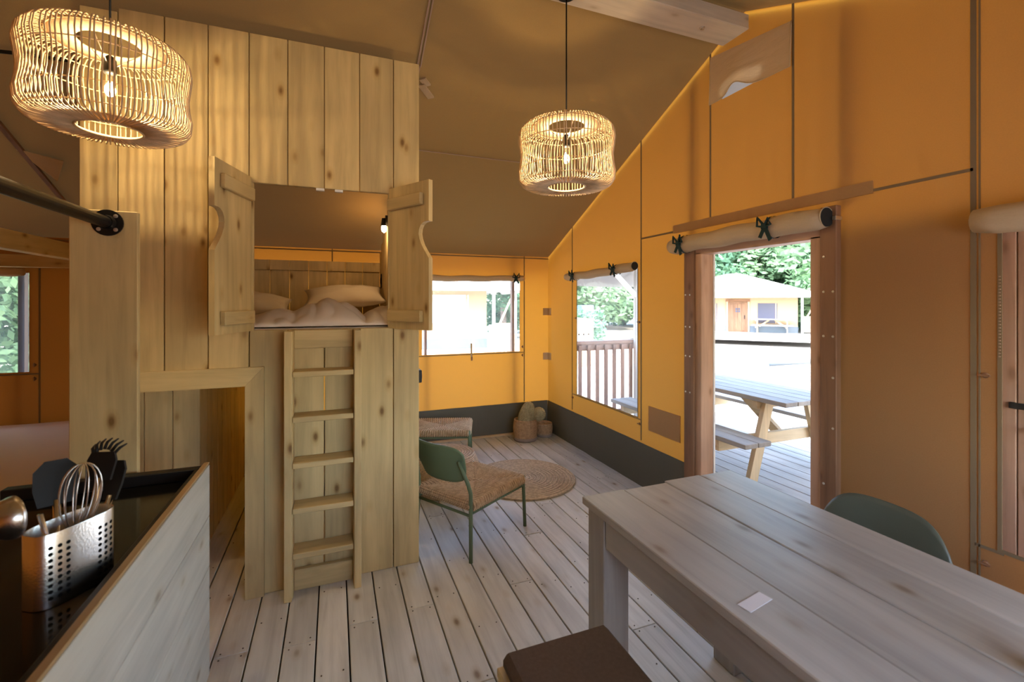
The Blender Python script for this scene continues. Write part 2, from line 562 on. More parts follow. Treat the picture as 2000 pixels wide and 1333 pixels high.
# ------------------------------------------------------------------ floor
floor = box('floor', LX, WX, FY, BY, -0.12, -0.034, 'sub', None, 0)
tag(floor, 'wide grey-brown wooden floorboards running towards the back wall', 'floor', kind='structure')
PITCH = 0.1437
GAP0 = -0.079
screws = MB()
k0 = int(math.floor((LX - GAP0) / PITCH)) + 1
joints = {-3: 2.398, -2: 3.2, -1: 2.359, 1: 2.405, 0: 1.5, 3: 2.414, 4: 1.845, 7: 2.421, 10: 1.87, 2: 3.9, 5: 3.4, 6: 1.3, 8: 3.6, 9: 2.9, 11: 3.3, 12: 1.75, 13: 2.6, 14: 3.8, 15: 2.9, 16: 3.6, 17: 2.4}
rnd = random.Random(3)
for k in range(k0, 19):
    xa, xb = GAP0 + k * PITCH + 0.0035, GAP0 + (k + 1) * PITCH - 0.0035
    xa = max(xa, LX); xb = min(xb, WX - 0.012)
    if xb - xa < 0.03: continue
    j = joints.get(k, 1.2 + 2.6 * rnd.random())
    cuts = [FY + 0.01, j, BY - 0.02]
    for a, b in zip(cuts[:-1], cuts[1:]):
        zt = rnd.uniform(-0.0012, 0.0012)
        box('plank', xa, xb, a + 0.0012, b - 0.0012, -0.030 + zt, zt, 'floor_y', floor, 0.0025)
    for yy in (j - 0.022, j + 0.022, j - 0.62, j + 0.62, j + 1.24, j - 1.24, j + 1.86):
        for xx in (xa + 0.024, xb - 0.024):
            if FY < yy < BY - 0.1:
                screws.lathe([(0.0036, 0.0), (0.0036, 0.0022)], (xx, yy + rnd.uniform(-.006, .006), 0.0), 6)
tag(screws.build('screw_heads', 'screw', floor), kind='stuff')

# ------------------------------------------------------------------ canvas walls
def columns(y0, y1, zb, top, holes, extra=()):
    """quads (in a,z) of a wall strip y0..y1 from zb up to top(y), without the rectangles in holes"""
    cuts = sorted({y0, y1} | {c for h in holes for c in h[:2] if y0 < c < y1} | {c for c in extra if y0 < c < y1})
    out = []
    for a, b in zip(cuts[:-1], cuts[1:]):
        mid = (a + b) / 2
        segs = [(zb, None)]
        hs = sorted([(h[2], h[3]) for h in holes if h[0] <= mid <= h[1] and h[3] > zb and h[2] < top(mid)])
        z = zb
        for h0, h1 in hs:
            if h0 > z + 1e-4:
                out.append(((a, z), (b, z), (b, h0), (a, h0)))
            z = h1
        ta, tb = top(a), top(b)
        if min(ta, tb) > z + 1e-4 or max(ta, tb) > z + 0.05:
            out.append(((a, z), (b, z), (b, max(tb, z)), (a, max(ta, z))))
    return out
def panel(parent, plane, pos, y0, y1, zb, top, holes=(), mat='orange', name='canvas_panel', extra=()):
    mb = MB()
    for q in columns(y0, y1, zb, top, list(holes), extra):
        if plane == 'x':
            mb.quad(*[(pos, p[0], p[1]) for p in q])
        else:
            mb.quad(*[(p[0], pos, p[1]) for p in q])
    return mb.build(name, mat, parent)

DOOR = (1.785, 2.66, 0.0, 1.965)
WIN2 = (3.39, 4.48, 0.585, 1.93)
WIN3 = (-0.62, 1.005, 0.60, 1.93)
VENT = (2.12, 2.44, 3.02, 3.10)
SEAMZ = 2.165
flat = lambda z: (lambda y: z)

wr = thing('wall_right', 'orange canvas gable wall with the doorway and two windows', 'wall', (WX, RY, 0), kind='structure')
holes = [DOOR, WIN2, WIN3, VENT]
# below the cross seam, then above it
panel(wr, 'x', WX, 4.59, BY, 0, roof_z, holes)
panel(wr, 'x', WX, 3.34, 4.59, 0, roof_z, holes)
panel(wr, 'x', WX, 2.76, 3.34, 0, flat(SEAMZ), holes)
panel(wr, 'x', WX, 1.64, 2.76, 0, flat(SEAMZ), holes)
panel(wr, 'x', WX, 1.095, 1.64, 0, flat(SEAMZ), holes)
panel(wr, 'x', WX, 2.545, 3.34, SEAMZ, roof_z, holes)
panel(wr, 'x', WX, 1.91, 2.545, SEAMZ, roof_z, holes, extra=(RY,))
panel(wr, 'x', WX, 1.095, 1.91, SEAMZ, roof_z, holes)
panel(wr, 'x', WX, FY, 1.095, 0, roof_z, holes)
def seam_v(y, z0, z1, w=0.012, x=WX, parent=wr, d=0.004):
    box('seam', x - d, x - 0.0005, y - w / 2, y + w / 2, z0, z1, 'seam', parent, 0)
seam_v(4.59, 0.39, roof_z(4.59))
seam_v(3.34, 0.39, roof_z(3.34), 0.013)
seam_v(2.545, SEAMZ, roof_z(2.545), 0.013)
seam_v(1.91, SEAMZ, roof_z(1.91), 0.014)
seam_v(1.095, 0.0, roof_z(1.095), 0.019)
seam_v(1.075, 0.0, roof_z(1.075), 0.006)
for a, b in ((2.93, 3.34), (1.095, 1.48)):
    box('seam', WX - 0.004, WX - 0.0005, a, b, SEAMZ - 0.007, SEAMZ + 0.007, 'seam', wr, 0)
# hems around the right hand windows
def hem_x(h, w=0.012):
    for (a, b, c, d) in ((h[0] - w, h[0], h[2] - w, h[3] + w), (h[1], h[1] + w, h[2] - w, h[3] + w), (h[0], h[1], h[2] - w, h[2])):
        box('hem', WX - 0.005, WX - 0.0005, a, b, c, d, 'seam', wr, 0)
hem_x((3.39, 4.48, 0.585, 1.9), 0.006)
hem_x((-0.62, 1.005, 0.60, 1.93), 0.014)
box('seam', WX - 0.004, WX - 0.0005, 3.34, 4.59, 0.565, 0.573, 'seam', wr, 0)
box('seam', WX - 0.004, WX - 0.0005, 1.0, 1.09, 0.578, 0.59, 'seam', wr, 0)
box('canvas_patch', WX - 0.006, WX - 0.0008, 2.85, 3.235, 0.505, 0.715, 'orange_patch', wr, 0)
# turn-button fasteners
for y, z in ((4.50, 1.43), (3.36, 1.43), (3.36, 0.53), (1.055, 1.30), (1.055, 0.52), (4.57, 0.53)):
    mb = MB().lathe([(0.0, 0), (0.012, 0), (0.012, 0.004), (0.008, 0.008), (0, 0.008)], (0, 0, 0), 12)
    mb.box(-0.004, 0.004, -0.018, 0.018, 0.008, 0.016)
    link('turn_button', mb.mesh('turn_button', 'stain_x'), None, wr, (WX - 0.003, y, z), (0, -PI / 2, 0))

wb = thing('wall_back', 'orange canvas back wall with one wide clear window', 'wall', (0, BY, 0), kind='structure')
WIN1 = (0.93, 2.13, 1.005, 1.895)
WIN4 = (-3.55, -2.47, 1.0, 1.86)
hb = [WIN1, WIN4]
EAVE = roof_z(BY)
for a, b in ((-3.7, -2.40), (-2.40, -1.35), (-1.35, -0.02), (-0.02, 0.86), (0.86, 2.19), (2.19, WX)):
    panel(wb, 'y', BY, a, b, 0, flat(EAVE), hb, 'orange_shaded' if b < -1 else 'orange')
for x in (2.19, 0.86, -0.02, -2.40):
    box('seam', x - 0.006, x + 0.006, BY - 0.004, BY - 0.0005, 0.38, EAVE, 'seam', wb, 0)
box('seam', 0.86, 2.19, BY - 0.004, BY - 0.0005, 0.985, 0.995, 'seam', wb, 0)
box('seam', -3.6, -2.40, BY - 0.004, BY - 0.0005, 0.975, 0.987, 'seam', wb, 0)
box('seam', LX, WX, BY - 0.006, BY - 0.0005, EAVE - 0.03, EAVE - 0.018, 'seam', wb, 0)
for z in (1.49, 0.93):
    box('corner_strap', WX - 0.075, WX - 0.002, BY - 0.008, BY - 0.002, z - 0.045, z + 0.045, 'beige', wb, 0.002)
    box('corner_strap', WX - 0.008, WX - 0.002, BY - 0.09, BY - 0.004, z - 0.045, z + 0.045, 'beige', wr, 0.002)
for x, z in ((2.165, 1.06), (2.165, 0.955), (-2.43, 1.06), (-2.43, 0.94)):
    mb = MB().lathe([(0.0, 0), (0.012, 0), (0.012, 0.004), (0.008, 0.008), (0, 0.008)], (0, 0, 0), 12)
    mb.box(-0.004, 0.004, -0.018, 0.018, 0.008, 0.016)
    link('turn_button', mb.mesh('turn_button', 'stain_x'), None, wb, (x, BY - 0.003, z), (PI / 2, 0, 0))

wl = thing('wall_left', 'orange canvas gable wall at the far left end', 'wall', (LX, RY, 0), kind='structure')
panel(wl, 'x', LX, FY, RY, 0, roof_z, mat='orange_shaded')
panel(wl, 'x', LX, RY, BY, 0, roof_z, mat='orange_shaded')
wf = thing('wall_front', 'orange canvas wall behind the viewpoint', 'wall', (0, FY, 0), kind='structure')
FILL_WIN = (0.30, 2.35, 1.05, 1.98)  # unseen opening added to let cool daylight onto table and floor
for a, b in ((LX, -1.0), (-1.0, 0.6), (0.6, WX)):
    panel(wf, 'y', FY, a, b, 0, flat(roof_z(FY)), [FILL_WIN], 'orange_shaded')

# dark skirting canvas
def skirt(name, label, fn, nu):
    mb = MB().grid(fn, nu, 6)
    o = mb.build(name, 'skirt', None, True)
    return tag(o, label, 'skirting', kind='structure')
def sk_r(u, v):
    y = 2.765 + (BY - 0.012 - 2.765) * u
    z = 0.375 * v
    return (WX - 0.014 - 0.006 * mnoise.noise((y * 5, z * 3, 1)) - 0.01 * (1 - v), y, z)
def sk_b(u, v):
    x = -0.9 + (WX - 0.02 + 0.9) * u
    z = (0.365 + 0.012 * u) * v
    return (x, BY - 0.014 - 0.012 * mnoise.noise((x * 6 + z * 4, z * 2, 5)) - 0.012 * (1 - v), z)
skirt('baseboard_right', 'dark grey canvas skirting along the gable wall up to the doorway', sk_r, 60)
skirt('baseboard_back', 'dark grey canvas skirting along the bottom of the back wall', sk_b, 80)
b_ = box('trim_1', -0.6, WX - 0.05, BY - 0.062, BY - 0.03, 0.0, 0.022, 'pine_x', None, 0.003)
tag(b_, 'pale timber batten on the floor along the back wall', 'batten', kind='structure')

# ------------------------------------------------------------------ roof
ceil = thing('ceiling', 'tan canvas roof sloping up from the back wall to the ridge', 'ceiling', (0, RY, RZ), kind='structure')
def roof_back(x0, x1):
    def f(u, v):
        x = x0 + (x1 - x0) * u
        y = RY + (BY + 0.36 - RY) * v
        sag = 0.035 * math.sin(PI * v) * math.sin(PI * u)
        edge = max(0.0, 1 - (x1 - x) / 0.7) if x1 > 2 else 0
        wk = 0.022 * edge * math.sin(PI * u) * math.sin(y * 26 + 3 * mnoise.noise((x * 2, y * 2, 0))) * min(1, v * 4) * (1 - v)
        return (x, y, roof_z(y) - sag * 0.25 - wk)
    return f
for a, b in ((LX, -2.0), (-2.0, 0.52), (0.52, WX + 0.01)):
    mb = MB().grid(roof_back(a, b), 30, 60)
    mb.build('canvas_panel', 'roof', ceil, True)
for a, b in ((LX, 0.52), (0.52, WX + 0.01)):
    mb = MB().grid(lambda u, v: (a + (b - a) * u, FY - 0.65 + (RY - FY + 0.65) * v, roof_z(FY - 0.65 + (RY - FY + 0.65) * v)), 4, 8)  # front eave overhang, out of view, added to keep sun out of the window
    mb.build('canvas_panel', 'roof', ceil, True)
def slope_bar(x, y0, y1, w, h, off, name='seam', mat='seam_roof'):
    mb = MB().bar((x, y0, roof_z(y0) - off), (x, y1, roof_z(y1) - off), w, h)
    return mb.build(name, mat, ceil)
slope_bar(0.510, RY + 0.1, 3.03, 0.011, 0.012, 0.012)
slope_bar(0.530, RY + 0.1, 3.03, 0.009, 0.008, 0.010)
slope_bar(0.52, 3.03, BY - 0.05, 0.02, 0.004, 0.006)
slope_bar(-2.0, RY + 0.1, BY - 0.1, 0.03, 0.02, 0.02, 'roof_rib', 'stain_y')
MB().bar((0.52, 3.73, roof_z(3.73) - 0.012), (WX - 0.02, 3.73, roof_z(3.73) - 0.012), 0.008, 0.006).build('seam', 'seam_roof', ceil)
# reinforced corner patches with a buckle on the roof
mb = MB()
for s in (0, 1):
    y0, y1 = 3.10 + s * 0.045, 3.14 + s * 0.09
    mb.bar((0.555, y0, roof_z(y0) - 0.02), (0.60 + 0.04 * s, y1, roof_z(y1) - 0.022), 0.05, 0.012)
mb.build('roof_buckle', 'beige', ceil)
mb = MB().prism([(-2.02, 4.12), (-1.80, 4.20), (-1.93, 4.42)], lambda p: (p[0], p[1], roof_z(p[1]) - 0.03), lambda p: (p[0], p[1], roof_z(p[1]) - 0.024))
mb.build('corner_patch', 'beige', ceil)

# ridge beam and the beams over the bedroom
def beam(name, x0, x1, y0, y1, z0, z1, mat, label):
    o = box(name, x0, x1, y0, y1, z0, z1, mat, None, 0.004)
    return tag(o, label, 'beam', kind='structure')
rb = thing('trim_2', 'pale timber ridge beam that both rattan lamps hang from', 'beam', (0, 2.26, 3.335), kind='structure')
box('timber', LX + 0.05, WX - 0.07, 2.155, 2.365, 3.335, 3.43, 'beam_x', rb, 0.005)
link('bolt', MB().lathe([(0, 0), (0.016, 0), (0.016, 0.004), (0.009, 0.005), (0.009, 0.014), (0, 0.014)], (0, 0, 0), 10).mesh('bolt', 'bolt'), None, rb, (2.16, 2.25, 3.335), (PI, 0, 0))
beam('trim_3', LX + 0.05, -1.22, BY - 0.10, BY - 0.03, 1.905, 2.012, 'cabin_x', 'horizontal timber rail over the bedroom window')
beam('trim_4', -2.16, -2.06, 2.9, BY - 0.11, 1.97, 2.10, 'cabin_y', 'timber tie beam running to the bedroom back wall')

# ------------------------------------------------------------------ windows
def window_frame(name, label, plane, pos, a0, a1, z0, z1, pane, studs=()):
    o = thing(name, label, 'window', (pos, (a0 + a1) / 2, z0) if plane == 'x' else ((a0 + a1) / 2, pos, z0), kind='structure')
    e = 0.012
    if plane == 'x':
        MB().quad((pos + e, a0 - .02, z0 - .02), (pos + e, a1 + .02, z0 - .02), (pos + e, a1 + .02, z1 + .02), (pos + e, a0 - .02, z1 + .02)).build('pane', pane, o)
    else:
        MB().quad((a0 - .02, pos + e, z0 - .02), (a1 + .02, pos + e, z0 - .02), (a1 + .02, pos + e, z1 + .02), (a0 - .02, pos + e, z1 + .02)).build('pane', pane, o)
    for (s0, s1, mat) in studs:
        if plane == 'y':
            box('stud', s0, s1, pos + 0.03, pos + 0.09, -0.05, EAVE - 0.02, mat, o, 0.002)
        else:
            box('stud', pos + 0.03, pos + 0.09, s0, s1, -0.05, 2.1, mat, o, 0.002)
    return o
window_frame('window_1', 'wide clear vinyl window in the back wall beside the box bed', 'y', BY, WIN1[0], WIN1[1], WIN1[2], WIN1[3], 'pvc', ((0.965, 0.992, 'rail_z'), (2.04, 2.075, 'rail_z')))
window_frame('window_2', 'tall clear window in the gable wall left of the doorway', 'x', WX, WIN2[0], WIN2[1], WIN2[2], WIN2[3], 'pane')
window_frame('window_3', 'zipped window at the right edge showing the opened plank door', 'x', WX, WIN3[0], WIN3[1], WIN3[2], WIN3[3], 'pane')
w4 = window_frame('window_4', 'small bedroom window with green leaves outside at the left edge', 'y', BY, WIN4[0], WIN4[1], WIN4[2], WIN4[3], 'net', ((-2.56, -2.515, 'stain_z'),))
window_frame('fill_window', 'unseen window added for daylight in the canvas wall behind the viewpoint', 'y', FY, FILL_WIN[0], FILL_WIN[1], FILL_WIN[2], FILL_WIN[3], 'pane')
# zip teeth of window 3
mb = MB()
for i in range(26):
    z = 1.38 + i * 0.013
    mb.box(WX - 0.010, WX - 0.005, 1.008, 1.013, z, z + 0.004)
tag(mb.build('zip_teeth', 'seam_roof', wr), kind='stuff')
# small hanging strap in the back window
box('pull_tab', 1.50, 1.522, BY - 0.012, BY - 0.006, 0.955, 1.12, 'beige', wb, 0.001)
box('pull_tab', 1.505, 1.525, BY - 0.014, BY - 0.008, 0.915, 0.965, 'stain_z', wb, 0.001)

# ------------------------------------------------------------------ doorway
dr = thing('door_1', 'open plank door and timber door frame in the gable wall', 'door', (WX, 2.2, 0), kind='structure')
box('cover_board', WX - 0.045, WX - 0.006, 2.665, 2.765, 0.0, 2.03, 'stain_z', dr, 0.004)
box('jamb', WX - 0.030, WX + 0.085, 2.605, 2.664, 0.0, 1.97, 'fir_z', dr, 0.004)
box('weather_strip', WX + 0.085, WX + 0.10, 2.60, 2.625, 0.0, 1.97, 'white', dr, 0.001)
box('cover_board', WX - 0.045, WX - 0.006, 1.632, 1.722, 0.0, 2.12, 'stain_z', dr, 0.004)
box('jamb', WX - 0.030, WX + 0.085, 1.723, 1.787, 0.0, 1.97, 'fir_z', dr, 0.004)
box('head', WX - 0.03, WX + 0.085, 1.723, 2.664, 1.955, 2.02, 'fir_y', dr, 0.004)
box('threshold', WX - 0.03, WX + 0.10, 1.787, 2.605, -0.03, 0.018, 'fir_y', dr, 0.003)
for z in (0.35, 0.62, 0.93, 1.2, 1.42, 1.66, 1.85):
    for y in (2.745, 2.70, 1.65, 1.70):
        if (z * 100 + y * 1000) % 3 < 1.6:
            link('screw', MB().lathe([(0, 0), (0.007, 0), (0.006, 0.003), (0, 0.004)], (0, 0, 0), 8).mesh('screw', 'bolt'), None, dr, (WX - 0.045, y, z), (0, -PI / 2, 0))
# leaf swung fully open against the outside of the wall
lf = box('door_leaf', WX + 0.115, WX + 0.135, 0.86, 1.70, 0.03, 1.96, 'fir_z', dr, 0.002)
for i in range(6):
    a = 0.86 + i * 0.14
    box('plank', WX + 0.095, WX + 0.115, a + 0.002, a + 0.138, 0.03, 1.96, 'fir_z', lf, 0.003)
box('latch_bar', WX + 0.080, WX + 0.094, 0.60, 1.02, 1.165, 1.19, 'black', lf, 0.002)
mb = MB().lathe([(0, 0), (0.028, 0), (0.028, 0.008), (0.01, 0.01), (0.01, 0.05), (0, 0.05)], (0, 0, 0), 12)
link('door_handle', mb.mesh('handle', 'bolt'), None, lf, (WX + 0.094, 0.93, 1.09), (0, -PI / 2, 0))
box('lock_plate', WX + 0.088, WX + 0.096, 0.89, 0.965, 1.0, 1.28, 'black', lf, 0.002)
box('canvas_flap_hook', WX - 0.06, WX - 0.01, 1.625, 1.645, 2.04, 2.06, 'bolt', dr, 0.001)

# framework posts just outside the canvas: their shade shows through
for i, (y, n) in enumerate(((2.735, 'left'), (1.635, 'right'))):
    o = box('tent_post', WX + 0.035, WX + 0.095, y - 0.028, y + 0.028, 2.10, roof_z(y) - 0.04, 'rail_z', None, 0.003)
    tag(o, 'timber post shading through the canvas above the %s side of the doorway' % n, 'post')
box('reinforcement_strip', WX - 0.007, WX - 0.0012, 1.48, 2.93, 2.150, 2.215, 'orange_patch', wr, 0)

# ------------------------------------------------------------------ rolled blinds
def tie_mesh(r, long_, seed):
    rn = random.Random(seed)
    mb = MB()
    n = 20
    for i in range(n):
        a0, a1 = 2 * PI * i / n, 2 * PI * (i + 1) / n
        p = lambda a, q, rr: (rr * math.cos(a), q, rr * math.sin(a))
        rr = r + 0.004
        mb.quad(p(a0, -.011, rr), p(a1, -.011, rr), p(a1, .011, rr), p(a0, .011, rr))
    # knot and tails on the room side (-x)
    mb.box(-r - 0.024, -r - 0.002, -0.015, 0.015, -0.014, 0.016)
    for sgn in (-1, 1):
        pts = [(-r - 0.014, 0, 0.004), (-r - 0.03, sgn * 0.035, 0.040 + rn.uniform(0, .02)), (-r - 0.020, sgn * 0.045, 0.008), (-r - 0.012, 0, -0.002)]
        mb.tube(pts, 0.0075, 6)
    for sgn, L in ((-1, long_), (1, long_ * 0.75)):
        mb.bar((-r - 0.012, 0, 0), (-r - 0.018, sgn * rn.uniform(.02, .05), -L), 0.022, 0.005, (1, 0, 0))
    return mb
def roll(name, label, p0, p1, r, ties, sag=0.0, spiral=False, squash=0.9, mat='beige', tl=0.07):
    p0, p1 = Vector(p0), Vector(p1)
    o = thing(name, label, 'blind', (p0 + p1) / 2)
    pts, rr = [], []
    for i in range(25):
        u = i / 24
        p = p0.lerp(p1, u)
        p.z -= sag * 4 * u * (1 - u) + 0.004 * math.sin(u * 21)
        pts.append(p)
        rr.append(r * (1 + 0.05 * math.sin(u * 17)) * (0.86 if i in (0, 24) else 1))
    mb = MB().tube(pts, rr, 16)
    mb.build('roll', mat, o, True)
    d = (p1 - p0).normalized()
    ang = 0.0 if abs(d.y) > abs(d.x) else PI / 2
    for i, u in enumerate(ties):
        p = p0.lerp(p1, u)
        p.z -= sag * 4 * u * (1 - u)
        link('tie', tie_mesh(r * 1.05, tl, i).mesh('tie', 'strap'), None, o, p, (0, 0, ang))
    if spiral:
        sp = MB()
        pts = []
        for i in range(70):
            a = i / 69 * 2 * PI * 3.2
            q = r * (0.95 - 0.75 * i / 69)
            pts.append((p1.x + q * math.cos(a), p1.y - 0.006 * 0 - 0.002, p1.z + q * math.sin(a)))
        MB().lathe([(0, 0), (r * 0.93, 0), (r * 0.93, 0.01), (0, 0.01)], (0, 0, 0), 24)
        disc = MB().lathe([(0, 0), (r * 0.84, 0), (r * 0.84, 0.006), (0, 0.006)], (0, 0, 0), 24)
        link('rolled_end', disc.mesh('end', 'lining'), None, o, p1 + Vector((0, -0.001, 0)), (PI / 2, 0, 0))
        MB().tube(pts, 0.004, 6).build('rolled_edge', 'beige', o, True)
    return o
roll('rolled_door_flap', 'beige canvas door flap rolled up and tied above the doorway', (WX - 0.075, 2.86, 2.035), (WX - 0.085, 1.66, 2.055), 0.060, (0.13, 0.74), spiral=True, tl=0.085)
roll('rolled_blind', 'beige window blind rolled up over the window left of the doorway', (WX - 0.055, 4.63, 1.895), (WX - 0.060, 3.36, 1.925), 0.042, (0.18, 0.80), sag=0.012, spiral=True)
roll('rolled_blind', 'beige window blind rolled up over the wide back window', (2.17, BY - 0.045, 1.905), (0.78, BY - 0.045, 1.885), 0.036, (0.09, 0.86), sag=0.01)
roll('rolled_blind', 'beige window blind rolled up at the right edge of the view', (WX - 0.07, 1.06, 1.935), (WX - 0.07, -0.66, 1.935), 0.055, (0.35, 0.8))
roll('rolled_blind', 'dim window blind rolled up over the small bedroom window', (-2.44, BY - 0.14, 1.86), (-3.6, BY - 0.14, 1.86), 0.035, (0.5,))
# vent flap near the ridge: a hanging canvas flap whose lower hem gapes
vf = thing('vent_flap', 'beige triangular-topped vent flap high on the gable wall', 'vent flap', (WX, 2.22, 3.0))
def flap(u, v):
    y = 2.535 - (2.535 - 1.915) * u
    zt = 3.355 - 0.09 * u
    zb = 3.015 - 0.02 * u
    gape = math.exp(-((u - 0.40) / 0.16) ** 2) * (1 - v)
    z = zb + (zt - zb) * v + 0.055 * math.exp(-((u - 0.40) / 0.13) ** 2) * (1 - v) ** 2
    return (WX - 0.010 - 0.035 * gape - 0.012 * (1 - v), y, z)
MB().grid(flap, 40, 10).build('flap', 'beige', vf, True)
MB().tube([flap(i / 30, 0) for i in range(31)], 0.004, 6).build('hem', 'beige', vf, True)
MB().tube([flap(0, i / 10) for i in range(11)], 0.004, 6).build('hem', 'beige', vf, True)
MB().tube([flap(1, i / 10) for i in range(11)], 0.004, 6).build('hem', 'beige', vf, True)


# ------------------------------------------------------------------ box bed (wooden cabin)
CY = 2.835
cab = thing('box_bed', 'tall plank-built box bed with shuttered opening and crawl space below', 'bed', (-0.33, CY, 0))
XS = [-1.158, -1.006, -0.814, -0.622, -0.432, -0.242, -0.053, 0.139, 0.333, 0.489]
TOP = 3.072
OP = (-0.408, 0.300, 1.45, 2.258)       # shuttered opening
CR = (-1.10, -0.448, 0.0, 1.150)        # crawl opening
def front_plank(a, b, z0, z1):
    box('plank', a + 0.0025, b - 0.0025, CY, CY + 0.028, z0, z1, 'cabin_z', cab, 0.0025)
for i, (a, b) in enumerate(zip(XS[:-1], XS[1:])):
    top = TOP - (0.02 if i == 0 else 0.0)
    bottom = 0.0
    pieces = [(a, b, bottom, top)]
    for h in (OP, CR):
        nxt = []
        for (p, q, z0, z1) in pieces:
            if q <= h[0] + 1e-4 or p >= h[1] - 1e-4 or z1 <= h[2] + 1e-4 or z0 >= h[3] - 1e-4:
                nxt.append((p, q, z0, z1)); continue
            if z0 < h[2] - 0.01: nxt.append((p, q, z0, h[2]))
            if z1 > h[3] + 0.01: nxt.append((p, q, h[3], z1))
            zz0, zz1 = max(z0, h[2]), min(z1, h[3])
            if p < h[0] - 0.004: nxt.append((p, h[0], zz0, zz1))
            if q > h[1] + 0.004: nxt.append((h[1], q, zz0, zz1))
        pieces = nxt
    for (p, q, z0, z1) in pieces:
        if q - p > 0.012: front_plank(p, q, z0, z1)
# frame of the crawl opening, mitred at the corner
def mitre(name, pts, mat):
    MB().prism(pts, lambda p: (p[0], CY - 0.026, p[1]), lambda p: (p[0], CY - 0.001, p[1])).build(name, mat, cab)
mitre('frame_board', [(-0.448, 0.0), (-0.357, 0.0), (-0.357, 1.250), (-0.448, 1.150)], 'cabin_z')
mitre('frame_board', [(-1.13, 1.150), (-0.449, 1.150), (-0.358, 1.251), (-1.13, 1.251)], 'cabin_x')
# side walls, bunk base, head wall
for k in range(12):
    y0 = CY + 0.03 + k * 0.195
    if y0 > BY - 0.12: break
    y1 = min(y0 + 0.192, BY - 0.06)
    zt = min(TOP - 0.02, roof_z(y1) - 0.06)
    box('plank', 0.461, 0.487, y0, y1, 0, zt, 'cabin_z', cab, 0.002)
    box('plank', -1.156, -1.130, y0, y1, 1.28, min(2.05, zt), 'cabin_z', cab, 0.002)
box('bunk_base', -1.128, 0.459, CY + 0.03, BY - 0.10, 1.30, 1.335, 'cabin_x', cab, 0.003)
box('bunk_edge', -0.46, 0.459, CY + 0.03, CY + 0.055, 1.20, 1.45, 'cabin_x', cab, 0.003)
for i in range(9):
    a = -1.126 + i * 0.176
    box('head_plank', a + 0.002, a + 0.174, BY - 0.095, BY - 0.07, 1.34, 1.965, 'cabin_z', cab, 0.002)
    box('head_plank', a + 0.002, a + 0.174, BY - 0.120, BY - 0.096, 1.93, 2.03, 'cabin_z', cab, 0.002)
# partition inside the crawl space
for i in range(3):
    a = -1.20 + i * 0.142
    box('inner_plank', a + 0.002, a + 0.140, 3.34, 3.362, 0, 1.298, 'cabin_z', cab, 0.002)
for k in range(12):
    y0 = 3.366 + k * 0.15
    if y0 > 5.0: break
    box('inner_plank', -0.802, -0.778, y0, y0 + 0.148, 0, 1.298, 'cabin_z', cab, 0.002)
# top catches
for x in (-0.075, 0.025):
    box('catch', x - 0.022, x + 0.022, CY + 0.004, CY + 0.03, 2.244, 2.258, 'white', cab, 0.001)
# shutters with half a heart each
def shutter(hx, ang, sgn):
    w_, z0, z1, t = 0.358, 1.447, 2.285, 0.027
    o = thing('shutter', None, None, (hx, CY - 0.002, 0), 0, local=False)
    o.parent = cab
    o.location = Vector((hx, CY - 0.002, 0)) - org(cab)
    o.rotation_euler = (0, 0, ang)
    ORG[o.name] = Vector((0, 0, 0))
    edge = [(w_, 2.055), (w_ - 0.030, 2.055), (w_ - 0.048, 2.052), (w_ - 0.068, 2.040), (w_ - 0.082, 2.018), (w_ - 0.086, 1.992), (w_ - 0.080, 1.965), (w_ - 0.062, 1.928), (w_ - 0.038, 1.895), (w_ - 0.018, 1.872), (w_, 1.848)]
    poly = [(0, z0), (w_, z0)] + edge[::-1] + [(w_, z1), (0, z1)]
    MB().prism(poly, lambda p: (p[0], 0, p[1]), lambda p: (p[0], sgn * t, p[1])).build('shutter_board', 'cabin_z', o)
    for zc in (2.185, 1.525):
        a, b = (0, -0.026) if sgn > 0 else (0, 0.026)
        box('batten', 0.012, w_ - 0.045, min(a, b), max(a, b), zc - 0.034, zc + 0.034, 'cabin_x', o, 0.004)
    return o
# local +X points from the hinge to the free edge
dl = Vector((-0.28, -0.96)); da = Vector((0.5, -0.866))
# the face with battens is the one turned towards the opening when closed
shutter(OP[0] - 0.012, math.atan2(dl.y, dl.x), -1)
shutter(OP[1] + 0.008, math.atan2(da.y, da.x), +1)

# ------------------------------------------------------------------ ladder
lad = thing('bunk_ladder', 'short wooden ladder leading up to the box bed opening', 'ladder', (-0.055, 2.72, 0))
for x0, x1, s in ((-0.250, -0.212, 1), (0.104, 0.142, -1)):
    box('rail', x0, x1, 2.700, 2.728, 0, 1.448, 'cabin_z', lad, 0.003)
    box('rail', (x0 + 0.012) if s > 0 else x0 - 0.002, (x1 + 0.004) if s > 0 else x1 - 0.012, 2.7285, 2.832, 0, 1.445, 'cabin_z', lad, 0.003)
for z in (1.229, 0.985, 0.738, 0.494, 0.252):
    box('rung', -0.208, 0.100, 2.702, 2.828, z - 0.030, z, 'cabin_x', lad, 0.003)
box('head_board', -0.208, 0.100, 2.800, 2.830, 1.345, 1.448, 'cabin_x', lad, 0.003)
box('foot_board', -0.208, 0.100, 2.800, 2.830, 0.0, 0.115, 'cabin_x', lad, 0.003)

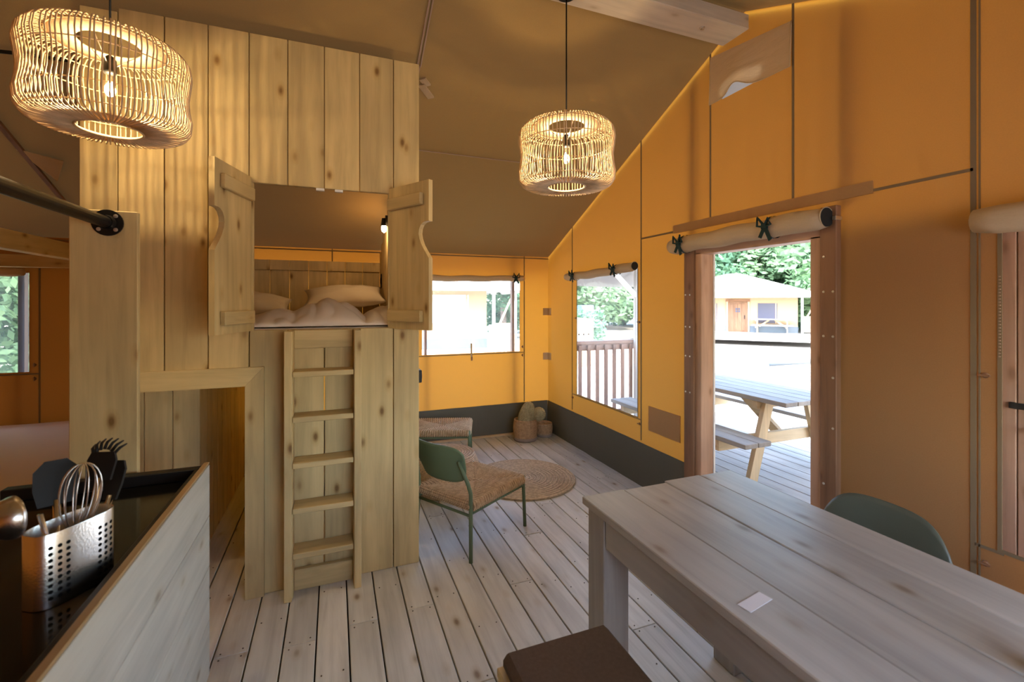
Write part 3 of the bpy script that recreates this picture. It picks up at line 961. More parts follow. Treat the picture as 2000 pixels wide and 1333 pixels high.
# ------------------------------------------------------------------ bedding in the box bed
mt = box('mattress', -1.12, 0.452, CY + 0.058, BY - 0.135, 1.337, 1.455, 'linen', None, 0.02)
tag(mt, 'mattress lying in the raised box bed under the duvet', 'mattress')
def duvet(u, v):
    x = -0.95 + 1.39 * u
    y = CY + 0.085 + 1.55 * v
    h = 1.492
    h += 0.135 * math.exp(-(((x + 0.03) / 0.20) ** 2 + ((y - 3.20) / 0.24) ** 2))
    h += 0.090 * math.exp(-(((x - 0.34) / 0.13) ** 2 + ((y - 3.22) / 0.26) ** 2))
    h += 0.045 * math.exp(-(((x + 0.36) / 0.13) ** 2 + ((y - 3.22) / 0.24) ** 2))
    h -= 0.035 * math.exp(-(((x - 0.18) / 0.035) ** 2 + ((y - 3.10) / 0.25) ** 2))
    h -= 0.022 * math.exp(-(((x + 0.22) / 0.03) ** 2 + ((y - 3.05) / 0.20) ** 2))
    h += 0.016 * mnoise.noise((x * 8, y * 3.2, 2)) - 0.022 * (1 - abs(mnoise.noise((x * 7 + y * 3, y * 4, 4)))) ** 6 + 0.006 * mnoise.noise((x * 26, y * 9, 6))
    e = min(1.0, v / 0.07)
    return (x, y - 0.02 * (1 - e), 1.462 + (h - 1.462) * math.sqrt(max(0, 1 - (1 - e) ** 2)))
mb = MB().grid(duvet, 140, 110)
o = mb.build('duvet', 'linen', None, True)
tag(o, 'rumpled pale duvet heaped in the box bed opening', 'duvet')
md = o.modifiers.new('thickness', 'SOLIDIFY'); md.thickness = 0.008; md.offset = -1
def pillow(name, label, c, sx, sy, sz, rot, mat='pillow'):
    def f(u, v):
        a, b = (u - 0.5) * 2, (v - 0.5) * 2
        pr = (1 - abs(a) ** 2.6) * (1 - abs(b) ** 2.6)
        return a, b, max(pr, 0) ** 0.62
    mb = MB()
    n = 18
    for sg in (1, -1):
        mb.grid(lambda u, v: ((lambda t: (t[0] * sx / 2 * (1 - 0.10 * (1 - t[1] ** 2)), t[1] * sy / 2 * (1 - 0.12 * (1 - t[0] ** 2)), sg * t[2] * sz / 2 + 0.02 * mnoise.noise((t[0] * 3, t[1] * 3, sg * 2.0)) * t[2]))(f(u, v))), n, n)
    me = mb.mesh(name, mat, True)
    bm = bmesh.new(); bm.from_mesh(me); bmesh.ops.remove_doubles(bm, verts=bm.verts[:], dist=0.0005); bmesh.ops.recalc_face_normals(bm, faces=bm.faces[:]); bm.to_mesh(me); bm.free()
    return tag(link(name, me, None, None, c, rot), label, 'pillow')
pillow('pillow', 'plump pale pillow on the right side of the box bed', (0.10, 4.70, 1.665), 0.74, 0.50, 0.17, (0.32, -0.05, 0.03))
pillow('pillow', 'pale pillow lying on the left side of the box bed', (-0.72, 4.72, 1.60), 0.70, 0.46, 0.18, (0.3, 0.1, 0.04))
# reading lamp and switch inside the bed
rl = thing('reading_lamp', 'small black wall lamp with a lit bulb inside the box bed', 'lamp', (0.46, 4.36, 2.3))
link('wall_plate', MB().lathe([(0, 0), (0.05, 0), (0.05, 0.02), (0, 0.02)], (0, 0, 0), 16).mesh('plate', 'black'), None, rl, (0.459, 4.36, 2.36), (0, -PI / 2, 0))
link('lamp_cup', MB().lathe([(0.0, 0.07), (0.02, 0.07), (0.030, 0.0), (0.027, 0.0), (0.0, 0.05)], (0, 0, 0), 16).mesh('cup', 'black'), None, rl, (0.428, 4.36, 2.31))
link('bulb', MB().lathe([(0, -0.05), (0.020, -0.035), (0.026, -0.008), (0.018, 0.03), (0, 0.04)], (0, 0, 0), 14).mesh('bulb', 'filament', True), None, rl, (0.428, 4.36, 2.295)).data.materials[0] = emit('reading_bulb', (1.0, 0.78, 0.5), 9.0)
pl = bpy.data.lights.new('reading_light', 'POINT'); pl.energy = 2.2; pl.color = (1, 0.62, 0.30); pl.shadow_soft_size = 0.03
po = bpy.data.objects.new('reading_light', pl); C.objects.link(po); po.parent = rl; po.location = Vector((0.38, 4.34, 2.23)) - org(rl)
o = box('wall_switch', 0.452, 0.460, 4.90, 4.99, 1.76, 1.90, 'black', None, 0.003); tag(o, 'black switch plate on the inner side wall of the box bed', 'switch')
box('rocker', 0.447, 0.452, 4.92, 4.97, 1.80, 1.86, 'plastic', o, 0.002)
o = box('wall_socket', 0.488, 0.522, 2.93, 3.01, 1.09, 1.17, 'black', None, 0.004); tag(o, 'black socket box on the outer side of the box bed', 'socket')
link('socket_face', MB().lathe([(0.022, 0), (0.026, 0.003), (0.028, 0)], (0, 0, 0), 16, close=False).mesh('face', 'plastic'), None, o, (0.5225, 2.97, 1.13), (0, PI / 2, 0))

# ------------------------------------------------------------------ bedroom bed at the left
bd = thing('double_bed', 'low bed with plain bedding in the dim bedroom at left', 'bed', (-2.5, 4.1, 0))
box('bed_frame', -3.4, -1.45, 3.15, BY - 0.05, 0.12, 0.34, 'cabin_x', bd, 0.004)
def bedtop(u, v):
    x = -3.42 + 1.99 * u; y = 3.13 + (BY - 0.06 - 3.13) * v
    e = min(1, min(u, 1 - u) / 0.03, v / 0.03)
    return (x, y, 0.36 + 0.205 * math.sqrt(max(0, 1 - (1 - e) ** 2)) + 0.012 * mnoise.noise((x * 4, y * 4, 8)))
MB().grid(bedtop, 50, 50).build('bedding', 'linen', bd, True)
for x in (-3.3, -1.55):
    for y in (3.25, 5.0):
        box('leg', x - 0.03, x + 0.03, y - 0.03, y + 0.03, 0, 0.12, 'cabin_z', bd, 0.003)

# ------------------------------------------------------------------ kitchen
ku = thing('kitchen_unit', 'kitchen counter clad with pale whitewashed horizontal planks', 'cabinet', (-0.8, 1.4, 0))
KX = -0.488
for a, b in ((0.040, 0.271), (0.271, 0.497), (0.497, 0.708), (0.708, 0.921)):
    box('plank', KX - 0.020, KX, -0.15, 2.250, a + 0.0015, b - 0.0015, 'clad_y', ku, 0.002)
box('carcass', -1.10, KX - 0.021, -0.15, 2.235, 0.04, 0.86, 'cabin_z', ku, 0.003)
box('plinth', -1.08, KX - 0.04, -0.13, 2.22, 0.0, 0.04, 'rim', ku, 0)
wt = thing('worktop', 'glossy black worktop with raised rim behind the plank cladding', 'worktop', (-0.8, 1.4, 0.87))
box('slab', -1.12, KX - 0.021, -0.15, 2.238, 0.861, 0.880, 'worktop', wt, 0.002)
box('rim', -1.12, KX - 0.022, 2.195, 2.238, 0.8805, 0.924, 'rim', wt, 0.003)
box('rim', KX - 0.040, KX - 0.022, -0.15, 2.193, 0.8805, 0.924, 'rim', wt, 0.003)
box('wooden_edge', KX - 0.0215, KX - 0.0005, -0.15, 2.252, 0.9215, 0.931, 'edge', wt, 0.002)
# board with the flange and rail
pb = box('end_board', -0.960, -0.742, 2.275, 2.302, 0.0, 1.968, 'cabin_z', None, 0.003)
tag(pb, 'wide upright board at the end of the kitchen counter', 'board')
pr = thing('pipe_rail', 'black steel pipe rail fixed to the upright board by a flange', 'rail', (-0.845, 2.27, 1.92))
fl = MB().lathe([(0, 0), (0.052, 0), (0.052, 0.007), (0.030, 0.009), (0.026, 0.03), (0.0, 0.03)], (0, 0, 0), 28)
fo = link('flange', fl.mesh('flange', 'black', False), None, pr, (-0.838, 2.2745, 1.918), (PI / 2, 0, 0))
for a in range(4):
    q = a * PI / 2 + PI / 4
    sc_ = link('screw', MB().lathe([(0, 0), (0.0085, 0), (0.007, 0.003), (0, 0.004)], (0, 0, 0), 10).mesh('screw', 'bolt'), None, fo, (0, 0, 0))
    sc_.location = (0.038 * math.cos(q), 0.038 * math.sin(q), 0.007)
MB().tube([(-0.838, 2.25, 1.918), (-0.838, -0.2, 1.918)], 0.0225, 16).build('pipe', 'black', pr, True)

# utensil holder: oval perforated cup
hd = thing('utensil_holder', 'oval stainless steel utensil holder with rows of punched holes', 'utensil holder', (-0.618, 1.475, 0.8815), math.radians(-31))
ORG[hd.name] = Vector((0, 0, 0))
A_, B_, HH = 0.046, 0.090, 0.172
ov = MB()
prof = [(1.0, 0.0), (1.0, HH), (0.985, HH + 0.002), (0.965, HH), (0.965, 0.004), (0.0, 0.004)]
def oval(mb, prof, a, b, n=56, p=3.0):
    base = len(mb.v)
    for (r, z) in prof:
        for k in range(n):
            t = 2 * PI * k / n
            c, s = math.cos(t), math.sin(t)
            mb.v.append((a * r * math.copysign(abs(c) ** (2 / p), c), b * r * math.copysign(abs(s) ** (2 / p), s), z))
    for i in range(len(prof) - 1):
        for k in range(n):
            l = (k + 1) % n
            mb.f.append((base + i * n + k, base + i * n + l, base + (i + 1) * n + l, base + (i + 1) * n + k))
    return mb
oval(ov, [(0.0, 0.0)] + prof, A_, B_)
sh = ov.mesh('cup', 'steel', False)
so = link('cup', sh, None, hd, (0, 0, 0)); smooth_angle(so, 50)
hl = MB()
for side in (-1, 1):
    for yy in (-0.070, -0.054, -0.038, 0.034, 0.050, 0.066):
        t = yy / B_
        xx = A_ * (1 - abs(t) ** 3.0) ** (1 / 3.0)
        nx = Vector((side * (xx / A_) ** 2 / A_, math.copysign(abs(t) ** 2, yy) / B_, 0)).normalized()
        for q in range(9):
            z = 0.022 + q * 0.0148
            pos = Vector((side * xx, yy, z)) + nx * 0.0004
            tx = Vector((-nx.y, nx.x, 0))
            base = len(hl.v)
            for kk in range(8):
                a = 2 * PI * kk / 8
                hl.v.append(tuple(pos + tx * 0.0046 * math.cos(a) + Vector((0, 0, 1)) * 0.0046 * math.sin(a)))
            hl.f.append(tuple(base + kk for kk in range(8)))
tag(hl.build('punched_holes', 'hole', hd, at=(0, 0, 0)), kind='stuff')

HB = Vector((-0.628, 1.50, 0.8815))
def utensil(name, label, foot, head, build):
    """foot and head in world coordinates; local +Z runs along the handle"""
    foot, head = Vector(foot), Vector(head)
    o = thing(name, label, 'utensil', foot, local=True)
    o.rotation_euler = (head - foot).to_track_quat('Z', 'Y').to_euler()
    build(o, (head - foot).length)
    return o
def b_ladle(o, L):
    MB().tube([(0, 0, 0), (0, 0.004, L * 0.5), (0, 0, L)], [0.005, 0.006, 0.006], 8).build('handle', 'steel', o, True)
    c = (0.0, -0.040, L + 0.020)
    mb = MB()
    prof = [(0.001 + 0.047 * math.sin(a), -0.047 * math.cos(a)) for a in [i * PI / 2 / 8 for i in range(9)]]
    mb.lathe(prof, (0, 0, 0), 24, close=False)
    lo_ = link('bowl', mb.mesh('bowl', 'steel', True), None, o, c, (math.radians(-100), 0, 0))
    md = lo_.modifiers.new('t', 'SOLIDIFY'); md.thickness = 0.002
def b_whisk(o, L):
    MB().tube([(0, 0, 0), (0, 0, L * 0.45)], [0.008, 0.007], 10).build('handle', 'steel', o, True)
    for k in range(6):
        a = PI * k / 6
        pts = []
        for i in range(17):
            t = i / 16 * PI
            r = 0.045 * math.sin(t) ** 0.8 if 0 < i < 16 else 0.004
            z = L * 0.42 + (L * 0.62) * (0.5 - 0.5 * math.cos(t * 1.0)) 
            pts.append((r, z))
        # one loop: up one side, down the other
        loop = []
        for i in range(21):
            t = i / 20
            z = L * 0.42 + L * 0.58 * math.sin(PI * t)
            r = 0.05 * math.cos(PI * t) * (math.sin(PI * t) ** 0.55 if 0 < t < 1 else 0.1)
            loop.append((r * math.cos(a) * 1.35, r * math.sin(a) * 1.35, z))
        MB().tube(loop, 0.0016, 5).build('wire', 'steel', o, True)
def b_server(o, L):
    MB().tube([(0, 0, 0), (0, 0, L * 0.8)], [0.007, 0.008], 8).build('handle', 'steel', o, True)
    mb = MB()
    mb.prism([(-0.030, L * 0.78), (0.030, L * 0.78), (0.036, L * 0.95), (0.028, L * 1.02), (-0.028, L * 1.02), (-0.036, L * 0.95)], lambda p: (p[0], -0.004, p[1]), lambda p: (p[0], 0.004, p[1]))
    mb.build('head', 'plastic', o)
    for i in range(7):
        a = math.radians(-62 + i * 20.6)
        x, z = 0.034 * math.sin(a), L * 0.965 + 0.030 * math.cos(a)
        MB().tube([(x * 0.8, 0, z - 0.006), (x * 1.15, -0.006, z + 0.012), (x * 1.35, -0.022, z + 0.022)], [0.0045, 0.0038, 0.002], 6).build('tine', 'plastic', o, True)
def b_spat(w_, tilt):
    def f(o, L):
        MB().tube([(0, 0, 0), (0, 0, L * 0.7)], [0.006, 0.008], 8).build('handle', 'steel', o, True)
        mb = MB()
        poly = [(-w_ * 0.5, L * 0.66), (w_ * 0.5, L * 0.66), (w_ * 0.62, L * 0.8), (w_ * 0.6, L * 0.95), (w_ * 0.3, L * 1.03), (-w_ * 0.3, L * 1.03), (-w_ * 0.6, L * 0.95), (-w_ * 0.62, L * 0.8)]
        mb.prism(poly, lambda p: (p[0], -0.004, p[1]), lambda p: (p[0], 0.004, p[1]))
        mb.build('blade', 'plastic', o)
    return f
zf = 0.89
utensil('soup_ladle', 'shiny steel soup ladle leaning out of the utensil holder', (-0.628, 1.44, zf), (-0.650, 1.415, 1.098), b_ladle)
utensil('balloon_whisk', 'steel balloon whisk standing wires up in the utensil holder', (-0.618, 1.470, zf), (-0.597, 1.488, 1.190), b_whisk)
utensil('spaghetti_server', 'black toothed spaghetti server rising behind the whisk', (-0.610, 1.50, zf), (-0.590, 1.575, 1.185), b_server)
utensil('turner', 'broad black turner leaning left in the utensil holder', (-0.640, 1.470, zf), (-0.678, 1.545, 1.180), b_spat(0.070, 0))
utensil('spatula', 'narrow black spatula leaning right in the utensil holder', (-0.598, 1.505, zf), (-0.566, 1.610, 1.145), b_spat(0.034, 0))

# ------------------------------------------------------------------ dining table
TZ = 0.82
tb = thing('dining_table', 'large grey-washed wooden dining table with thick plank top', 'table', (1.32, 0.7, 0))
TX = [0.930, 1.125, 1.345, 1.540, 1.722]
for i, (a, b) in enumerate(zip(TX[:-1], TX[1:])):
    e = 1.612 + (0.004, -0.002, 0.012, 0.008)[i]
    box('plank', a + 0.0012, b - 0.0012, -0.30, e, TZ - 0.030, TZ + (0, -0.001, 0.001, 0)[i], 'table_y', tb, 0.003)
box('apron', 0.950, 0.978, -0.18, 1.475, TZ - 0.145, TZ - 0.031, 'table_y', tb, 0.003)
box('apron', 1.672, 1.700, -0.18, 1.475, TZ - 0.145, TZ - 0.031, 'table_y', tb, 0.003)
box('apron', 1.065, 1.585, 1.565, 1.590, TZ - 0.145, TZ - 0.031, 'table_x', tb, 0.003)
for x0, y0 in ((0.946, 1.478), (1.592, 1.478), (0.946, -0.26), (1.592, -0.26)):
    box('leg', x0, x0 + 0.112, y0, y0 + 0.116, 0, TZ - 0.031, 'table_z', tb, 0.004)
o = box('reflection_patch', 0.972, 1.070, 0.862, 0.898, TZ + 0.0008, TZ + 0.0018, 'reflection', None, 0, rot=(0, 0, 0.18)); tag(o, 'small pale patch painting a reflection near the edge of the dining table', 'painted reflection')  # bluish reflection on the tabletop, painted as a thin pale slab
jar = thing('glass_jar', 'glass jar with amber filling at the right edge of the table', 'jar', (1.385, 0.475, TZ + 0.001), local=True)
MB().lathe([(0, 0.0), (0.030, 0.0), (0.036, 0.01), (0.038, 0.08), (0.036, 0.085), (0.034, 0.08), (0.032, 0.012), (0, 0.008)], (0, 0, 0), 28).build('glass_wall', 'glass', jar, True, at=(0, 0, 0))
MB().lathe([(0, 0.0085), (0.0315, 0.0125), (0.0325, 0.045), (0, 0.046)], (0, 0, 0), 24).build('filling', 'amber', jar, True, at=(0, 0, 0))

# ------------------------------------------------------------------ stool with brown cushion
st = thing('cushioned_bench', 'wooden bench with a flat dark brown seat cushion in front of table', 'bench', (0.69, 0.9, 0))
SZ = 0.50
cu = box_mesh(0.382, 0.98, 0.055, 0.018, 'brown_cushion')
link('seat_cushion', cu, None, st, (0.683, 0.870, SZ - 0.0275))
box('seat_board', 0.480, 0.880, 0.36, 1.368, SZ - 0.085, SZ - 0.056, 'cabin_y', st, 0.003)
for x0 in (0.482, 0.806):
    for y0 in (0.365, 1.293):
        box('leg', x0, x0 + 0.07, y0, y0 + 0.07, 0, SZ - 0.086, 'cabin_z', st, 0.003)
box('apron', 0.486, 0.508, 0.436, 1.292, SZ - 0.16, SZ - 0.086, 'cabin_y', st, 0.003)
box('apron', 0.852, 0.874, 0.436, 1.292, SZ - 0.16, SZ - 0.086, 'cabin_y', st, 0.003)

# ------------------------------------------------------------------ green shell chair behind the table
ch = thing('shell_chair', 'dark green plastic shell chair tucked behind the dining table', 'chair', (1.86, 1.17, 0), 0.0, local=True)
def shellback(u, v):
    # local: x away from the table, y along the wall, z up
    a = (u - 0.5) * 2
    wd = 0.235 * (1 - 0.10 * (1 - v))
    top = 0.345 - 0.13 * abs(a) ** 5.0 - 0.012 * a * a
    z = 0.45 + top * v
    x = 0.17 + 0.055 * v ** 1.3 - 0.045 * a * a + 0.0
    return (x, a * wd, z)
mb = MB().grid(shellback, 24, 16)
o = mb.build('backrest', 'shell', ch, True, at=(0, 0, 0)); md = o.modifiers.new('t', 'SOLIDIFY'); md.thickness = 0.008
def shellseat(u, v):
    a = (u - 0.5) * 2
    x = -0.215 + 0.39 * v
    z = 0.455 - 0.02 * math.sin(PI * v) - 0.014 * (1 - a * a) + (0.0 if v > 0.1 else -0.02 * (1 - v / 0.1))
    return (x, a * (0.215 - 0.02 * v), z)
mb = MB().grid(shellseat, 20, 16)
o = mb.build('seat', 'shell', ch, True, at=(0, 0, 0)); md = o.modifiers.new('t', 'SOLIDIFY'); md.thickness = 0.008
for sx in (-1, 1):
    for sy in (-1, 1):
        MB().tube([(0.13 * sx - 0.02, 0.15 * sy, 0.435), (0.225 * sx - 0.02, 0.235 * sy, 0.0)], [0.012, 0.010], 10).build('leg', 'green', ch, True)

# ------------------------------------------------------------------ lounge chairs
def lounge(label, loc, rz):
    o = thing('lounge_chair', label, 'chair', loc, rz, local=True)
    # local: +x to the front, y across; seat height 0.36
    W, D, H = 0.235, 0.29, 0.355
    for s in (-1, 1):
        # front leg with its rounded shoulder
        MB().tube([(D, s * (W + 0.012), 0), (D - 0.004, s * W, H - 0.05), (D - 0.004, s * W, H + 0.005)], 0.0125, 10).build('front_leg', 'green', o, True)
        # rear leg running up into the back upright
        MB().tube([(-D, s * (W + 0.012), 0), (-D + 0.012, s * W, H - 0.03), (-D + 0.012, s * W, H + 0.06), (-D - 0.004, s * (W - 0.006), H + 0.12), (-D - 0.050, s * (W - 0.045), H + 0.27)], [0.0125, 0.0125, 0.0125, 0.0125, 0.011], 10).build('rear_leg', 'green', o, True)
        MB().tube([(-D + 0.01, s * W, H - 0.062), (D - 0.005, s * W, H - 0.062)], 0.009, 8).build('side_rail', 'green', o, True)
    MB().tube([(-D + 0.01, -W, H - 0.075), (-D + 0.01, W, H - 0.075)], 0.009, 8).build('cross_rail', 'green', o, True)
    MB().tube([(D - 0.005, -W, H - 0.062), (D - 0.005, W, H - 0.062)], 0.009, 8).build('cross_rail', 'green', o, True)
    # woven seat: four cord triangles meeting in the middle, plus wound edges
    se = 0.022
    cz = H + 0.004
    P = [(D - 0.006, -W - 0.002), (D - 0.006, W + 0.002), (-D + 0.02, W + 0.002), (-D + 0.02, -W - 0.002)]
    for i in range(4):
        a, b = P[i], P[(i + 1) % 4]
        mb = MB()
        n = 26
        cxm = (0.03, 0.0)
        along = Vector((b[0] - a[0], b[1] - a[1], 0))
        for k in range(n):
            t = (k + 0.5) / n
            # strands run from the rail inwards to the diagonals
            f = min(t, 1 - t) * 2
            e = Vector((a[0] + (b[0] - a[0]) * t, a[1] + (b[1] - a[1]) * t, 0))
            inn = Vector((cxm[0], cxm[1], 0))
            mid = Vector(((a[0] + b[0]) / 2, (a[1] + b[1]) / 2, 0))
            dirn = (inn - mid)
            q = e + dirn * f
            r = along.length / n * 0.52
            out = -dirn.normalized()
            pts = [e + out * 0.004 + Vector((0, 0, cz - 2 * se - 0.004)), e + out * 0.016 + Vector((0, 0, cz - se)), e + out * 0.006 + Vector((0, 0, cz)), e.lerp(q, 0.5) + Vector((0, 0, cz - 0.006)), q + Vector((0, 0, cz - 0.012))]
            mb.tube([tuple(p) for p in pts], r, 5, cap=False)
        tag(mb.build('cord_weave', 'cord', o, True), 'woven paper cord', None, None, 'stuff')
    MB().box(-D + 0.03, D - 0.01, -W + 0.004, W - 0.004, H - 0.034, H - 0.014).build('seat_core', 'cord', o)
    # curved sheet backrest
    def bk(u, v):
        a = (u - 0.5) * 2
        wd = (W - 0.005) * (1 - 0.16 * (1 - v) ** 2 * 1.0)
        cr = abs(a) ** 6
        z = H + 0.115 + (0.245 - 0.045 * cr) * v + 0.03 * cr * (1 - v)
        x = -D - 0.004 - 0.070 * v + 0.055 * a * a * 0.9 - 0.030
        return (x, a * wd, z)
    mb = MB().grid(bk, 24, 14)
    q = mb.build('backrest', 'green', o, True, at=(0, 0, 0)); md = q.modifiers.new('t', 'SOLIDIFY'); md.thickness = 0.009
    return o
fa = math.atan2(0.308, 0.489)
fr = Vector((1.0285, 2.867)) + Vector((-0.533, 0.846)) * 0.247
lounge('green framed lounge chair with woven cord seat seen from behind', (fr.x, fr.y, 0), fa)
lounge('second green lounge chair half hidden by the box bed, nearer the back wall', (1.02, 4.60, 0), math.radians(-18))

# ------------------------------------------------------------------ pouf, rug, baskets
pf = thing('woven_pouf', 'round woven rope pouf between the two lounge chairs', 'pouf', (0.90, 3.86, 0), local=True)
prof = [(0.0, 0.0), (0.24, 0.0)] + [(0.25 + 0.035 * math.sin(PI * i / 12), 0.02 + 0.27 * i / 12) for i in range(13)] + [(0.225, 0.312), (0.15, 0.318), (0.0, 0.316)]
MB().lathe(prof, (0, 0, 0), 48).build('body', 'pouf', pf, True, at=(0, 0, 0))
for k in range(9):
    r = 0.03 + k * 0.0245
    MB().tube([(r * math.cos(a), r * math.sin(a), 0.318 - 0.0006 * k) for a in [i * 2 * PI / 40 for i in range(40)]], 0.0105, 6, closed=True).build('rope_coil', 'pouf', pf, True)
rg = thing('round_rug', 'small round braided jute rug on the floorboards', 'rug', (1.60, 3.84, 0.002), local=True)
MB().lathe([(0, 0), (0.44, 0), (0.44, 0.007), (0, 0.007)], (0, 0, 0), 64).build('backing', 'jute', rg, False, at=(0, 0, 0))
for k in range(24):
    r = 0.012 + k * 0.0197
    n = max(16, int(r * 150))
    MB().tube([(r * math.cos(a), r * math.sin(a), 0.0068 + 0.0007 * math.sin(a * n * 0.5)) for a in [i * 2 * PI / n for i in range(n)]], 0.0098, 5, closed=True).build('braid_ring', 'jute', rg, True)
def basket(label, c, rb_, rt, h):
    o = thing('seagrass_basket', label, 'basket', c, local=True)
    prof, z = [(0, 0.0), (rb_ * 0.94, 0.0)], 0.0
    n = max(8, int(h / 0.016))
    for i in range(n):
        r = rb_ + (rt - rb_) * i / n + 0.012 * math.sin(PI * i / n)
        prof += [(r, (i + 0.15) * h / n), (r + 0.004, (i + 0.5) * h / n), (r, (i + 0.85) * h / n)]
    prof += [(rt + 0.004, h + 0.004), (rt - 0.006, h + 0.008), (rt - 0.014, h - 0.002), (rb_ * 0.9, 0.02), (0, 0.015)]
    MB().lathe(prof, (0, 0, 0), 40).build('body', 'basket', o, True, at=(0, 0, 0))
    MB().lathe([(0, -0.0), (rb_ * 1.04, 0.0), (rb_ * 1.09, 0.02), (rb_ * 1.06, 0.042), (rb_ * 1.02, 0.045)], (0, 0, 0), 36, close=False).build('base_band', 'basket_base', o, True, at=(0, 0, 0))
    return o
basket('taller seagrass basket holding straw bundles in the corner', (2.085, 4.935, 0.001), 0.128, 0.128, 0.235)
basket('smaller open seagrass basket against the corner skirting', (2.355, 5.005, 0.001), 0.094, 0.098, 0.150)
o = MB().lathe([(0, 0.0), (0.085, 0.02), (0.105, 0.10), (0.10, 0.19), (0.075, 0.28), (0.05, 0.325), (0.02, 0.34), (0, 0.34)], (0, 0, 0), 26).build('straw_bundle', 'straw', None, True, at=(0, 0, 0))
o.location = (2.08, 4.955, 0.10); o.rotation_euler = (0.05, 0.18, 0); tag(o, 'tall tapered straw bundle standing in the taller basket', 'straw bundle')
o = MB().lathe([(0.001 + 0.082 * math.sin(a), -0.082 * math.cos(a)) for a in [i * PI / 14 for i in range(15)]], (0, 0, 0), 28).build('straw_ball', 'straw', None, True, at=(0, 0, 0))
o.location = (2.240, 4.895, 0.292); o.rotation_euler = (0.7, 0.5, 0.3); tag(o, 'round straw ball leaning over the rim of the taller basket', 'straw ball')

# ------------------------------------------------------------------ rattan pendant lamps
def pendant(label, loc):
    o = thing('rattan_pendant', label, 'lamp', loc, 0.0, 'rattan pendant lamps on the ridge beam', local=True)
    R, RH, ZT, ZB = 0.264, 0.104, 0.166, -0.170
    def rib_path():
        pts = [(RH, ZT), (0.17, ZT + 0.003), (0.225, ZT - 0.001), (R - 0.020, ZT - 0.014), (R - 0.004, ZT - 0.036), (R + 0.002, ZT - 0.075), (R - 0.004, 0.045), (R - 0.010, 0.0), (R - 0.007, -0.045), (R + 0.002, ZB + 0.075), (R - 0.002, ZB + 0.036), (R - 0.016, ZB + 0.014), (0.225, ZB + 0.001), (0.17, ZB - 0.002), (RH, ZB)]
        return pts
    rn = random.Random(11)
    mb = MB()
    N = 92
    for k in range(N):
        a = 2 * PI * (k + rn.uniform(-0.18, 0.18)) / N
        wob = rn.uniform(-0.012, 0.012)
        pts = []
        for i, (r, z) in enumerate(rib_path()):
            aa = a + wob * math.sin(i * 0.5) + rn.uniform(-0.004, 0.004) * (1 if 4 < i < 11 else 0)
            pts.append((r * math.cos(aa), r * math.sin(aa), z))
        mb.tube(pts, 0.0029, 5)
    tag(mb.build('cane_ribs', 'rattan', o, True, at=(0, 0, 0)), kind='stuff')
    def hoop(r, z, rad=0.003, tilt=0.0, mat='rattan'):
        MB().tube([(r * math.cos(t), r * math.sin(t), z + tilt * math.cos(t)) for t in [i * 2 * PI / 48 for i in range(48)]], rad, 6, closed=True).build('hoop', mat, o, True)
    hoop(RH, ZT, 0.005); hoop(RH, ZB, 0.005)
    hoop(R - 0.020, ZT - 0.020, 0.0025); hoop(R - 0.022, ZB + 0.022, 0.0025)
    hoop(R - 0.006, 0.062, 0.0025, 0.004); hoop(R - 0.014, -0.075, 0.002, 0.006)
    hoop(0.185, ZT - 0.004, 0.0022); hoop(0.185, ZB + 0.004, 0.0022)
    for z, s in ((ZT - 0.0045, 1), (ZB + 0.0045, -1)):
        MB().lathe([(RH, z), (0.187, z), (0.187, z + 0.002), (RH, z + 0.002), (RH, z)], (0, 0, 0), 48, close=False).build('woven_disc', 'rattan_disc', o, True, at=(0, 0, 0))
    # wire spider that carries the shade
    for k in range(3):
        a = k * 2 * PI / 3 + 0.4
        MB().tube([(0.018 * math.cos(a), 0.018 * math.sin(a), 0.085), (RH * math.cos(a), RH * math.sin(a), ZT)], 0.0018, 6).build('spider_wire', 'bolt', o, True)
    MB().lathe([(0, 0.05), (0.019, 0.05), (0.021, 0.06), (0.021, 0.105), (0.012, 0.118), (0.004, 0.125), (0, 0.125)], (0, 0, 0), 18).build('socket', 'black', o, True, at=(0, 0, 0))
    MB().tube([(0, 0, 0.12), (0, 0, 3.325 - loc[2])], 0.0042, 8).build('cord', 'black', o, True)
    MB().lathe([(0, 0), (0.05, 0), (0.05, 0.012), (0.02, 0.03), (0, 0.03)][::-1], (0, 0, 0), 24).build('ceiling_rose', 'black', o, True, at=(0, 0, 0)).location = (0, 0, 3.304 - loc[2])
    bulb = MB().lathe([(0.012, 0.05), (0.018, 0.035), (0.030, 0.005), (0.0315, -0.015), (0.026, -0.036), (0.012, -0.047), (0, -0.049)], (0, 0, 0), 20, close=False)
    bulb = bulb.build('bulb_glass', 'glass', o, True, at=(0, 0, 0))
    fm = MB().lathe([(0.0005 + 0.0075 * math.sin(a), -0.018 * math.cos(a)) for a in [i * PI / 8 for i in range(9)]], (0, 0, -0.004), 12)
    for k in range(4):
        a = k * PI / 2
        fm.tube([(0.006 * math.cos(a), 0.006 * math.sin(a), 0.02), (0.007 * math.cos(a), 0.007 * math.sin(a), -0.022)], 0.0015, 6)
    fm.build('filament', 'filament', bulb, True)
    l = bpy.data.lights.new('bulb_light', 'POINT'); l.energy = LAMP; l.color = (1.0, 0.76, 0.44); l.shadow_soft_size = 0.021
    lo_ = bpy.data.objects.new('bulb_light', l); C.objects.link(lo_); lo_.parent = o; lo_.location = (0, 0, -0.005)
    return o
pendant('round rattan pendant lamp hanging over the lounge corner', (1.203, 2.26, 2.415))
pendant('large rattan pendant lamp at top left in front of the box bed', (-0.826, 2.26, 2.455))
o = MB().tube([(-2.42, 3.07, 2.81), (-1.55, 3.125, 2.888), (-1.20, 3.14, 2.90)], 0.010, 8).build('power_cable', 'black', None, True)
tag(o, 'black cable strung under the roof at the upper left', 'cable')


